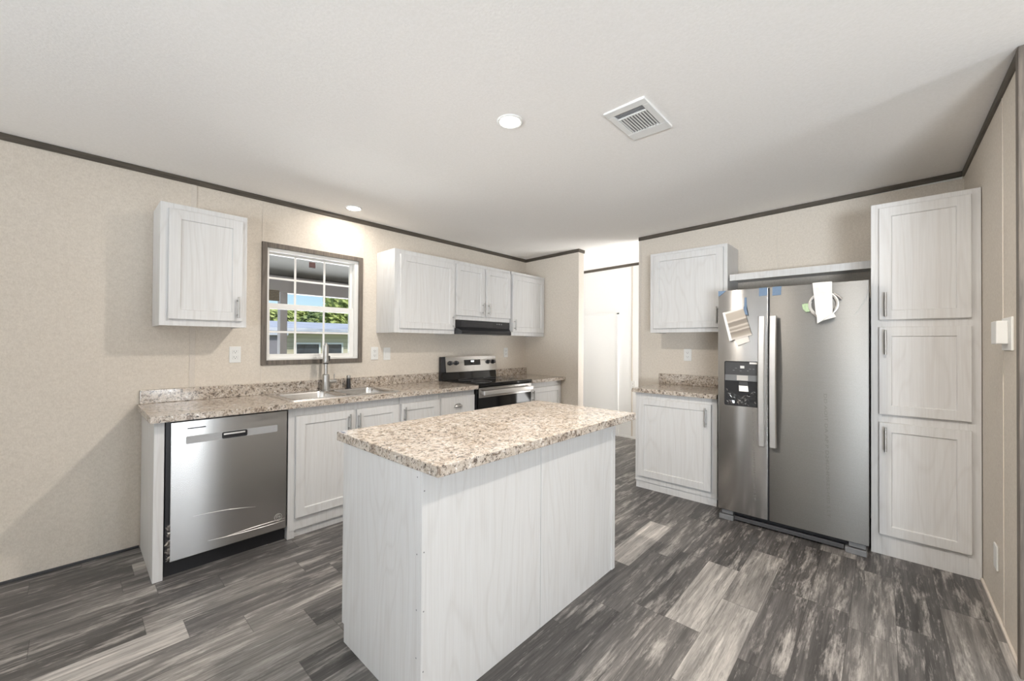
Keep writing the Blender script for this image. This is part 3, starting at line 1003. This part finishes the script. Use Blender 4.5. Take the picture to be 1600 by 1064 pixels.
part('toe_board', fbox(MB(), fr2, y0 + .004, y1 - .004, 0, .064, -.02, -.008), M['cab'], t)
door(t, fr2, 0.997, 1.605, .112, .800, 1.034, (.622, .772))
c3 = counter_thing((3.7, 1.3, CB), 'small speckled countertop left of the refrigerator')
part('worktop', MB().box(3.388, FX - .003, 0.950, 1.652, CB, CT, .002), M['granite'], c3)
part('backsplash', MB().box(FX - .022, FX - .002, 0.950, 1.652, CT, .985, .003), M['granite'], c3)

# ------------------------------------------------------------------ shelf over the fridge
sf = thing('wall_shelf', (3.83, 0.5, 1.805), 'white shelf above the refrigerator', 'shelf')
part('shelf_board', MB().box(3.700, FX - .003, 0.056, 0.942 * k_, 1.826, 1.846), M['cab'], sf)
part('front_rail', MB().box(3.684, 3.700, 0.056, 0.942 * k_, 1.805, 1.858, .001), M['cab'], sf)

# ------------------------------------------------------------------ pantry
PF = 3.362
fp = FaceX(PF)
t = thing('pantry_cabinet', (3.68, -0.173, 0), 'tall white three door pantry cabinet in the right corner', 'cabinet')
y0, y1 = -0.399, 0.053
mb = MB()
mb.box(PF + .019, FX - .004, y0, y0 + .016, 0, 2.149).box(PF + .019, FX - .004, y1 - .016, y1, 0, 2.149).box(PF + .019, FX - .004, y0 + .016, y1 - .016, 2.133, 2.149).box(FX - .012, FX - .004, y0 + .016, y1 - .016, 0, 2.133)
part('carcass', mb, M['cab'], t)
mb = MB()
fbox(mb, fp, y0, y0 + .05, 0, 2.149, -.019, 0, .001); fbox(mb, fp, y1 - .05, y1, 0, 2.149, -.019, 0, .001)
for (a, b) in ((0, .15), (.79, .88), (1.37, 1.45), (2.10, 2.149)):
    fbox(mb, fp, y0 + .05, y1 - .05, a, b, -.019, 0, .001)
part('face_frame', mb, M['cab'], t)
for (z0, z1, hw) in ((1.433, 2.117, (1.452, 1.597)), (.858, 1.389, (1.222, 1.370)), (.128, .808, (.636, .783))):
    door(t, fp, -0.362, 0.016, z0, z1, -0.013, hw, frame=.055)

# ------------------------------------------------------------------ refrigerator
fg = thing('refrigerator', (3.6, 0.47, 0), 'stainless side by side refrigerator with protective film still on', 'refrigerator')
DX = 3.230
part('cabinet_body', MB().box(3.300, 3.94, 0.068, 0.892, 0.04, 1.655, .004), M['darkgrey'], fg, 'dark grey body')
fd = FaceX(DX)
def fridge_door(name, u0, u1, mat, lab):
    mb = MB()
    fbox(mb, FaceX(DX + .06), u0, u1, 0.075, 1.671, 0, .06, .003)
    return part(name, mb, mat, fg, lab, smooth=True)
ld = fridge_door('freezer_door', 0.580, 0.896, M['steel'], 'narrow stainless freezer door')
rd_ = fridge_door('fridge_door', 0.060, 0.570, M['film_steel'], 'wide film covered door')
part('door_gasket_and_gap_fill', MB().box(3.291, 3.300, 0.070, 0.885, 0.085, 1.660).box(DX + .006, 3.2905, 0.5705, 0.5795, 0.08, 1.668), M['black'], fg)  # second box is black filler added to keep the gap between doors dark
def fridge_handle(parent, u0, u1):
    mb = MB()
    n = 18
    rings = []
    for k in range(n + 1):
        z = 0.583 + (1.472 - .583) * k / n
        dpt = 0.030 + 0.022 * math.sin(math.pi * k / n)
        rings.append([(DX - dpt, u0, z), (DX - dpt - .008, u0 + .006, z), (DX - dpt - .008, u1 - .006, z), (DX - dpt, u1, z), (DX - dpt + .012, u1 - .004, z), (DX - dpt + .012, u0 + .004, z)])
    mb.loft(rings)
    for z in (.60, 1.452):
        mb.box(DX - .03, DX, u0 + .008, u1 - .008, z - .016, z + .016, .002)
    part('handle', mb, M['handle_steel'], parent, 'long bowed bright handle', smooth=True)
fridge_handle(ld, 0.590, 0.632)
fridge_handle(rd_, 0.523, 0.566)
# dispenser
mb = MB()
ro = [(u, w_) for u, w_, _ in rrect(0.634, 0.852, 0.838, 1.158, 0, .012, 4)]
ri = [(u, w_) for u, w_, _ in rrect(0.640, 0.846, 0.844, 1.152, 0, .010, 4)]
mb.loft([[fd.p(u, w_, 0) for u, w_ in ro], [fd.p(u, w_, .004) for u, w_ in ro], [fd.p(u, w_, .004) for u, w_ in ri], [fd.p(u, w_, .001) for u, w_ in ri]], cap0=False)
ds = part('dispenser', mb, M['black'], fg, 'black ice and water dispenser')
part('control_strip', fbox(MB(), fd, 0.641, 0.845, 1.060, 1.150, .001, .006, .001), M['darkgrey'], ds, 'dark grey control strip')
part('spout_shelf', fbox(MB(), fd, 0.641, 0.845, 1.018, 1.060, .001, .014, .002), M['midgrey'], ds, 'grey spout shelf')
part('sticker', fbox(MB(), fd, 0.697, 0.768, 1.022, 1.058, .0142, .0152), M['handle_steel'], ds, 'silver rating sticker')
part('paper_tag', fbox(MB(), fd, 0.643, 0.690, 1.140, 1.153, .0062, .0072), M['paper'], ds, 'small white paper tag')
part('control_icon', fbox(MB(), fd, 0.722, 0.748, 1.108, 1.126, .0062, .0068), M['white'], ds, 'white square control icon')
for (u, w_) in ((.79, 1.092), (.775, 1.108), (.745, 1.09), (.70, 1.092), (.686, 1.105), (.665, 1.105)):
    part('control_icon', fbox(MB(), fd, u - .006, u + .006, w_ - .002, w_ + .002, .0062, .0068), M['midgrey'], ds)
mb = MB()
fbox(mb, fd, 0.700, 0.756, 0.985, 1.012, .001, .012, .003)
part('nozzle', mb, M['darkgrey'], ds)
part('paddle', MB().prism([fd.p(.756, .986, .003), fd.p(.700, .986, .003), fd.p(.694, .946, .012), fd.p(.752, .946, .012)], (-.006, 0, 0)), M['handle_steel'], ds, 'pale dispenser paddle')
mb = MB()
random.seed(11)
rows = []
nu, nw = 14, 9
for i in range(nw + 1):
    rows.append([fd.p(.648 + (.838 - .648) * j / nu + random.uniform(-.004, .004), .848 + .11 * i / nw * (0.5 + .5 * abs(j - nu / 2) / (nu / 2)) + random.uniform(-.004, .004), .004 + random.uniform(0, .012)) for j in range(nu + 1)])
mb.loft(rows, closed=False)
part('plastic_bag', mb, M['clear'], ds, 'crumpled clear plastic in the dispenser')
# grille and feet
part('base_grille', MB().box(3.255, 3.30, 0.176, 0.792, 0.010, 0.038, .003), M['darkgrey'], fg)
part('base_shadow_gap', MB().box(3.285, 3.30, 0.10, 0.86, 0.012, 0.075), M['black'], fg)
for (u0, u1) in ((0.795, 0.890), (0.070, 0.172)):
    ft = part('foot_cover', MB().box(3.238, 3.31, u0, u1, 0.0, 0.036, .004), M['midgrey'], fg)
    part('foot_cap', MB().box(3.245, 3.31, u0 + .004, u1 - .018, 0.042, 0.070, .003), M['midgrey'], ft)
for (u0, u1) in ((0.84, 0.89), (0.065, 0.115)):
    part('hinge_cover', MB().box(3.26, 3.36, u0, u1, 1.656, 1.672, .003), M['darkgrey'], fg)


def text_mesh(parent, body, size, place, mat, name, label=None):
    cu = bpy.data.curves.new('t', 'FONT')
    cu.body = body; cu.size = size; cu.resolution_u = 2
    o = bpy.data.objects.new('t', cu)
    COL.objects.link(o)
    bpy.context.view_layer.update()
    me = bpy.data.meshes.new_from_object(o.evaluated_get(bpy.context.evaluated_depsgraph_get()))
    bpy.data.objects.remove(o); bpy.data.curves.remove(cu)
    org = origin_of(parent)
    xs = [v.co.x for v in me.vertices]; x0 = min(xs); L = max(xs) - x0
    for v in me.vertices:
        v.co = Vector(place((v.co.x - x0) / L, v.co.y)) - org
    me.name = name
    me.materials.clear(); me.materials.append(mat)
    q = bpy.data.objects.new(name, me)
    COL.objects.link(q); q.parent = parent; q['_o'] = tuple(org)
    if label: q['label'] = label
    return q


text_mesh(rd_, 'DD AOIT DA AP P D24U24MRES-HS0 S.LY', .023, lambda t_, y: (DX - .0008, .275 - .019 * t_ - y, .967 - .775 * t_), M['print_'], 'printed_text', 'faint vertical printing on the film')
text_mesh(ld, 'DD AOIT DA AP D24U24MRES-HS0 S.LY', .017, lambda t_, y: (DX - .0008, .677 - .015 * t_ - y, .880 - .69 * t_), M['print_'], 'printed_text', 'faint vertical printing on the film')
mb = MB()
mb.tube([(DX - .0006, .066 + .0 , 1.640), (DX - .0006, .066, 1.585), (DX - .0006, .078, 1.550), (DX - .0006, .10, 1.505), (DX - .0006, .13, 1.455)], [.0006, .0015, .0018, .0016, .0006], 6)
part('film_crease', mb, M['lightgrey'], rd_, 'pale crease in the protective film', smooth=True)

# things taped to the refrigerator doors
def slab(fc, quad, d0, d1):
    """quad of (u,w) corners, thin slab"""
    mb = MB()
    return mb.loft([[fc.p(u, w_, d0) for u, w_ in quad], [fc.p(u, w_, d1) for u, w_ in quad]])
G = 'blue tape on the refrigerator'
solo('masking_tape', slab(fd, [(.634, 1.615), (.584, 1.617), (.583, 1.672), (.633, 1.672)], .0005, .0015), M['tape'], (DX, .61, 1.615), 'blue tape square at the top right of the freezer door', 'tape', G)
solo('masking_tape', slab(fd, [(.555, 1.612), (.504, 1.614), (.502, 1.673), (.553, 1.672)], .0005, .0015), M['tape'], (DX, .53, 1.612), 'blue tape square at the top left of the wide refrigerator door', 'tape', G)
solo('masking_tape', slab(fd, [(.895, 1.635), (.888, 1.632), (.842, 1.670), (.895, 1.671)], .0005, .0015), M['tape'], (DX, .87, 1.635), 'pale blue tape across the outer top corner of the freezer door', 'tape', G)
# manual
mn = thing('user_manual', (DX, .765, 1.31), 'striped folded booklet taped to the freezer door', 'booklet')
qd = [(.808, 1.306), (.674, 1.345), (.729, 1.540), (.855, 1.508)]
def quv(p):
    # skewed quad coordinates
    ax = Vector((qd[1][0] - qd[0][0], qd[1][1] - qd[0][1])); ay = Vector((qd[3][0] - qd[0][0], qd[3][1] - qd[0][1]))
    v = Vector((p.y - qd[0][0], p.z - qd[0][1])); det = ax.x * ay.y - ax.y * ay.x
    return ((v.x * ay.y - v.y * ay.x) / det, (ax.x * v.y - ax.y * v.x) / det)
part('booklet', slab(fd, qd, .003, .016), M['stripes'], mn, uv=quv)
mb = slab(fd, [(.815, 1.302), (.798, 1.306), (.847, 1.512), (.862, 1.508)], .002, .0175)
part('plastic_edge', mb, M['paper'], mn, 'white plastic edge')
part('lower_flap', slab(fd, [(.764, 1.270), (.688, 1.300), (.700, 1.340), (.786, 1.322)], .001, .010), M['stripes'], mn, uv=quv)
solo('masking_tape', MB().loft([[fd.p(.722, 1.612, .001), fd.p(.710, 1.612, .001), fd.p(.710, 1.612, .002), fd.p(.722, 1.612, .002)],
                                [fd.p(.724, 1.553, .001), fd.p(.708, 1.553, .001), fd.p(.708, 1.553, .002), fd.p(.724, 1.553, .002)],
                                [fd.p(.725, 1.535, .0175), fd.p(.706, 1.530, .0175), fd.p(.706, 1.530, .019), fd.p(.725, 1.535, .019)],
                                [fd.p(.715, 1.490, .0175), fd.p(.697, 1.486, .0175), fd.p(.697, 1.486, .019), fd.p(.715, 1.490, .019)]]), M['tape'], (DX, .71, 1.49), 'blue tape strip holding the striped booklet', 'tape', G)
# hose coil, white sleeve, green packet
hz = thing('water_hose', (DX, .275, 1.45), 'coiled braided steel hose behind the white paper sleeve', 'hose')
mb = MB()
pts = []
cy_, cz_ = .277, 1.535
for k in range(0, 70):
    a = math.radians(-200 + k * 14.5)
    rr = .066 + .012 * k / 69
    pts.append(fd.p(cy_ - rr * math.cos(a) * .98, cz_ + rr * math.sin(a), .010 + .008 * (k / 69)))
mb.tube(pts, .0045, 8)
part('coil', mb, M['hose'], hz, smooth=True)
mb = MB().tube([fd.p(.225, 1.600, .020), fd.p(.205, 1.585, .020), fd.p(.185, 1.560, .018)], [.005, .006, .0065], 10)
part('hose_fitting', mb, M['chrome'], hz, 'metal end fitting', smooth=True)
mb = MB().tube([fd.p(.350, 1.520, .016), fd.p(.335, 1.485, .018), fd.p(.305, 1.455, .018)], .0045, 8)
part('hose_tail', mb, M['hose'], hz, smooth=True)
ps = thing('paper_sleeve', (DX, .268, 1.42), 'white folded paper sleeve hanging at the top of the wide refrigerator door', 'paper')
mb = MB()
rows = []
for k in range(13):
    w_ = 1.674 - (1.674 - 1.470) * k / 12
    sh = .010 * (k / 12) ** 2
    dep = .034 + .004 * math.sin(k * .7)
    rows.append([fd.p(.330 - (.018 * k / 12), w_, dep), fd.p(.298, w_, dep + .004 + .002 * math.sin(k)), fd.p(.262, w_, dep + .005), fd.p(.231 - sh * .3, w_, dep),
                 fd.p(.231 - sh * .3, w_, dep - .004), fd.p(.330 - (.018 * k / 12), w_, dep - .004)])
mb.loft(rows)
part('sleeve_panel', mb, M['paper'], ps, smooth=False)
mb = MB()
lo_ = [(.309, 1.470), (.222, 1.478), (.212, 1.452), (.240, 1.442), (.275, 1.432), (.302, 1.413)]
mb.loft([[fd.p(u, w_, .028) for u, w_ in lo_], [fd.p(u + (.002 if i % 2 else -.002), w_, .044 + .006 * (i % 2)) for i, (u, w_) in enumerate(lo_)]])
part('folded_end', mb, M['paper'], ps)
mb = MB()
lo_ = [(.385, 1.512), (.366, 1.488), (.345, 1.492), (.335, 1.520), (.345, 1.548), (.372, 1.548), (.389, 1.543)]
mb.loft([[fd.p(u, w_, .001) for u, w_ in lo_], [fd.p(u * .9 + .0365, w_ * .9 + .152, .014) for u, w_ in lo_]])
solo('green_packet', mb, M['green'], (DX, .365, 1.49), 'small green packet stuck left of the hose coil', 'packet')
# small cap behind the door top edge on the pantry side
solo('cable_clip', MB().lathe((3.33, .0535, 1.56), (0, 1, 0), [(0, .009), (.004, .009), (.0055, .004)], 12), M['darkgrey'], (3.33, .0535, 1.56), 'tiny dark clip between refrigerator and pantry', 'clip')

# ------------------------------------------------------------------ island
ix0, ix1, iy0, iy1 = 0.793, 2.100, 1.130, 1.690
IT, IB = 0.883, 0.845
t = thing('kitchen_island', (1.45, 1.41, 0), 'white panelled kitchen island in the middle of the floor', 'island')
part('carcass', MB().box(ix0 + .012, ix1 - .012, iy0 + .012, iy1 - .02, 0.07, IB - .001), M['cab'], t)
part('end_panel', MB().box(ix0, ix0 + .012, iy0 + .0122, iy1, 0, IB - .001, .001), M['cab'], t)
part('end_panel', MB().box(ix1 - .012, ix1, iy0 + .0122, iy1, 0, IB - .001, .001), M['cab'], t)
part('back_panel', MB().box(ix0, 1.4275, iy0, iy0 + .012, 0, IB - .001, .001), M['cab'], t)
part('back_panel', MB().box(1.4305, ix1 - .004, iy0, iy0 + .012, 0, IB - .001, .001), M['cab'], t)
part('corner_strip', MB().box(ix1 - .030, ix1 + .003, iy0 - .005, iy0, 0, IB - .001, .001), M['cab'], t)
fi = FaceYp(iy1)
mb = MB()
for (a, b, c_, d_) in ((ix0, ix0 + .04, .075, IB - .001), (ix1 - .04, ix1, .075, IB - .001), (1.43, 1.47, .075, IB - .001), (ix0 + .04, ix1 - .04, .075, .13), (ix0 + .04, ix1 - .04, .78, IB - .001)):
    fbox(mb, fi, a, b, c_, d_, 0, .018, .001)
part('face_frame', mb, M['cab'], t)
fi2 = FaceYp(iy1 + .018)
for (a, b, hu) in ((ix0 + .012, 1.120, 1.085), (1.125, 1.440, 1.160), (1.452, 1.770, 1.735), (1.775, ix1 - .012, 1.810)):
    door(t, fi2, a, b, .112, .800, hu, (.645, .775))
for z in (.778, .573, .376, .176):
    part('nail_head', MB().lathe((.802, iy0 + .0002, z), (0, -1, 0), [(0, .0026), (.0006, .0026)], 8), M['midgrey'], t)
for z in (.82, .56, .373, .212, .06):
    part('nail_head', MB().lathe((ix0 + .0002, 1.158, z), (-1, 0, 0), [(0, .0026), (.0006, .0026)], 8), M['midgrey'], t)
c4 = thing('countertop', (1.48, 1.40, IB), 'large speckled countertop on the island', 'countertop')
part('worktop', MB().box(0.786, 2.178, 1.036, 1.760, IB, IT, .003), M['granite'], c4)

# ------------------------------------------------------------------ wall plates
def plate(fc, u, w_, kind, label, name, wd=.070, ht=.115):
    c = fc.p(u, w_, 0)
    t = thing(name, c, label, 'outlet' if kind == 'outlet' else 'switch', 'white wall plates')
    part('cover_plate', fbox(MB(), fc, u - wd / 2, u + wd / 2, w_ - ht / 2, w_ + ht / 2, .0004, .006, .002), M['white'], t)
    if kind == 'outlet':
        for dz in (-.020, .020):
            rc = part('receptacle', fbox(MB(), fc, u - .0165, u + .0165, w_ + dz - .014, w_ + dz + .014, .006, .008, .003), M['white'], t)
            mb = MB()
            fbox(mb, fc, u - .008, u - .006, w_ + dz - .001, w_ + dz + .008, .008, .0084)
            fbox(mb, fc, u + .006, u + .008, w_ + dz - .001, w_ + dz + .008, .008, .0084)
            fbox(mb, fc, u - .002, u + .002, w_ + dz - .010, w_ + dz - .005, .008, .0084)
            part('slots', mb, M['darkgrey'], rc)
    else:
        part('rocker', fbox(MB(), fc, u - .016, u + .016, w_ - .033, w_ + .033, .006, .0095, .002), M['white'], t)
    return t


fw = FaceY(WY)
plate(fw, 0.781, 1.183, 'outlet', 'white outlet on the wall left of the window', 'wall_outlet')
plate(fw, 1.849, 1.178, 'outlet', 'white outlet just right of the window casing', 'wall_outlet')
plate(fw, 1.972, 1.172, 'switch', 'white switch under the left edge of the wide wall cabinet', 'light_switch')
plate(fw, 3.575, 1.165, 'outlet', 'white outlet on the wall right of the range', 'wall_outlet')
plate(FaceX(FX), 1.379, 1.176, 'outlet', 'white outlet above the small counter by the refrigerator', 'wall_outlet')
# thermostat on the right wall
class FaceYpos(FaceYp): pass
fR = FaceYp(RW)
tm = thing('thermostat', (2.80, RW, 1.33), 'white thermostat on the right wall beside the pantry', 'thermostat')
part('wall_plate', fbox(MB(), fR, 2.640, 2.820, 1.258, 1.400, 0, .008, .003), M['white'], tm)
part('housing', fbox(MB(), fR, 2.690, 2.800, 1.285, 1.385, .008, .042, .004), M['white'], tm)
part('screen', MB().box(2.799, 2.8012, RW + .016, RW + .036, 1.305, 1.350), M['midgrey'], tm, 'small grey window on its side')
wp = thing('blank_plate', (2.99, RW, .27), 'white cover plate low on the right wall by the pantry', 'wall plate')
part('cover_plate', fbox(MB(), fR, 2.955, 3.030, .215, .330, .0004, .007, .003), M['white'], wp)
# hall wall switch
plate(FaceX(HX), 2.49, 0.72, 'outlet', 'white outlet on the bright hall wall', 'wall_outlet')

# ------------------------------------------------------------------ ceiling fittings
def recessed(x, y, label, power):
    z = cz(y)
    t = thing('recessed_light', (x, y, z), label, 'ceiling light', 'recessed ceiling lights')
    part('trim_ring', MB().lathe((x, y, z + .001), (0, 0, -1), [(0, .066), (.005, .066), (.008, .060), (.006, .052), (.002, .050)], 36), M['white'], t, smooth=True)
    part('diffuser', MB().lathe((x, y, z - .001), (0, 0, -1), [(0, .0505), (.004, .0505), (.006, .04)], 36), M['lamp'], t, 'lit warm diffuser', smooth=True)
    lamp('recessed_lamp', 'AREA', (x, y, z - .012), power, (1.0, 0.92, 0.82), aim=(0, 0, -1), size=.10, shape='DISK', parent=t)
    return t


recessed(1.490, 1.392, 'lit recessed ceiling light over the island', 29)
recessed(1.528, 3.150, 'lit recessed ceiling light near the window wall', 3.6)
recessed(1.470, -0.250, 'added unseen ceiling light brightening the pantry side of the kitchen', 23)  # added out of view to brighten the pantry and right wall

vt = thing('ceiling_vent', (1.925, .91, cz(.91)), 'square white air vent in the ceiling', 'air vent')
vx0, vx1, vy0, vy1 = 1.760, 2.095, 0.803, 1.015
vz = cz(.91)
def vbox(mb, x0, x1, y0, y1, z0, z1, bev=0):
    return mb.box(x0, x1, y0, y1, vz + z0, vz + z1, bev)
mb = MB()
ga = (1.806, 2.020, 0.836, 0.982)
vbox(mb, vx0, ga[0], vy0, vy1, -.010, .003, .003); vbox(mb, ga[1], vx1, vy0, vy1, -.010, .003, .003)
vbox(mb, ga[0], ga[1], vy0, ga[2], -.010, .003, .003); vbox(mb, ga[0], ga[1], ga[3], vy1, -.010, .003, .003)
vbox(mb, 1.852, 1.862, ga[2], ga[3], -.009, .002, .001)
part('frame', mb, M['white'], vt)
part('duct_shadow', vbox(MB(), ga[0], ga[1], ga[2], ga[3], -.003, .002), M['lightgrey'], vt)
for k in range(10):
    y_ = ga[2] + (ga[3] - ga[2]) * (k + .5) / 10
    part('slat', MB().prism([(1.862, y_ - .0036, vz - .0095), (1.862, y_ + .0030, vz - .0095), (1.862, y_ + .0042, vz - .0080), (1.862, y_ - .0024, vz - .0080)], (ga[1] - 1.862, 0, 0)), M['white'], vt)
for k in range(3):
    x_ = ga[0] + .008 + .014 * k
    part('slat', MB().prism([(x_ - .004, ga[2], vz - .008), (x_ - .002, ga[2], vz - .008), (x_ + .006, ga[2], vz - .001), (x_ + .004, ga[2], vz - .001)], (0, ga[3] - ga[2], 0)), M['lightgrey'], vt)

# ------------------------------------------------------------------ outside the window
GZ = -0.9
struct('ground', MB().box(-40, 60, WY + .5, 80, GZ - .2, GZ), M['grass'], label='lawn outside', cat='ground')
pr = thing('porch', (1.5, 4.8, GZ), 'grey covered porch outside the window', 'porch')
part('roof', MB().loft([[(-4, WY + T + .02, 2.50), (-4, 5.9, 2.10), (-4, 5.9, 2.16), (-4, WY + T + .02, 2.56)], [(7.5, WY + T + .02, 2.50), (7.5, 5.9, 2.10), (7.5, 5.9, 2.16), (7.5, WY + T + .02, 2.56)]]), M['porch'], pr)
part('beam', MB().box(-4, 7.5, 5.66, 5.80, 1.910, 2.118), M['porchpost'], pr)
part('post', MB().box(1.795, 1.878, 5.68, 5.78, GZ, 1.910), M['porchpost'], pr)
# neighbouring house
nh = thing('neighbour_house', (4.5, 13.5, GZ), 'beige sided house with a pale metal roof across the lawn', 'house')
part('wall', MB().box(-4, 14, 12.0, 15.6, GZ, 1.60), M['siding'], nh)
part('roof', MB().loft([[(-4.3, 11.6, 1.57), (-4.3, 11.6, 1.66), (-4.3, 13.8, 1.93), (-4.3, 16.0, 1.66), (-4.3, 16.0, 1.57)], [(14.3, 11.6, 1.57), (14.3, 11.6, 1.66), (14.3, 13.8, 1.93), (14.3, 16.0, 1.66), (14.3, 16.0, 1.57)]]), M['roof'], nh)
for (x0, x1) in ((4.20, 4.80), (4.97, 5.46)):
    mb = MB()
    for (a, b, c_, d_) in ((x0 - .05, x0, .35, 1.27), (x1, x1 + .05, .35, 1.27), (x0, x1, 1.22, 1.27), (x0, x1, .35, .40), (x0, x1, .80, .84)):
        mb.box(a, b, 11.95, 12.0, c_, d_)
    wf = part('window', mb, M['vinyl'], nh)
    part('pane', MB().box(x0, x1, 11.98, 11.995, .40, 1.22), M['housewin'], wf)
sh = thing('shed', (2.9, 11.0, GZ), 'grey shed beside the neighbouring house', 'shed')
part('wall', MB().box(1.6, 3.44, 10.6, 11.4, GZ, 1.44), M['shed'], sh)
part('roof', MB().box(1.5, 3.50, 10.5, 11.45, 1.44, 1.52), M['roof'], sh)


def tree(x, y, top, rx, mat, label, seed):
    rnd = random.Random(seed)
    t = thing('tree', (x, y, GZ), label, 'tree', 'trees behind the neighbouring house')
    part('trunk', MB().tube([(x, y, GZ), (x + .1, y, GZ + 1.2), (x, y + .1, top - 1.0)], [.22, .17, .08], 10), M['bark'], t, smooth=True)
    mb = MB()
    bm = mb.bm
    blobs = [(Vector((x + rnd.uniform(-.7, .7) * rx, y + rnd.uniform(-.6, .6) * rx, top - rnd.uniform(.35, 2.2))), rnd.uniform(.35, .62) * rx) for _ in range(16)]
    blobs.append((Vector((x, y, top - .55 * rx)), .55 * rx))
    for c_, rad in blobs:
        for _ in range(260):
            v = Vector((rnd.gauss(0, 1), rnd.gauss(0, 1), rnd.gauss(0, 1))).normalized() * rad * rnd.uniform(.75, 1.05)
            p_ = c_ + v
            if p_.z > top: p_.z = top - rnd.uniform(0, .2)
            n_ = (v.normalized() + Vector((rnd.uniform(-.6, .6), rnd.uniform(-.6, .6), rnd.uniform(-.2, .8)))).normalized()
            a_ = n_.orthogonal().normalized(); b_ = n_.cross(a_)
            s1, s2 = rnd.uniform(.05, .10), rnd.uniform(.09, .16)
            bm.faces.new([bm.verts.new(p_ + a_ * s1), bm.verts.new(p_ + b_ * s2), bm.verts.new(p_ - a_ * s1), bm.verts.new(p_ - b_ * s2)])
    me_o = part('foliage', mb, mat, t)
    return t


tree(8.8, 18.6, 3.62, 1.5, M['leaf_a'], 'tall bright green tree right of the others, rising above the porch view', 1)
tree(9.6, 23.4, 3.35, 1.5, M['leaf_b'], 'dark green tree just left of the tallest tree', 2)
tree(5.3, 19.4, 2.62, 1.25, M['leaf_a'], 'low yellow-green tree behind the left end of the house roof', 3)
tree(6.1, 25.6, 3.15, 1.5, M['leaf_b'], 'low dark green tree behind the porch post', 4)

tree(9.9, 28.6, 3.45, 1.7, M['leaf_a'], 'distant pale green tree filling the gap above the middle of the roof', 5)

# drop helper properties
for o in bpy.data.objects:
    if '_o' in o:
        del o['_o']
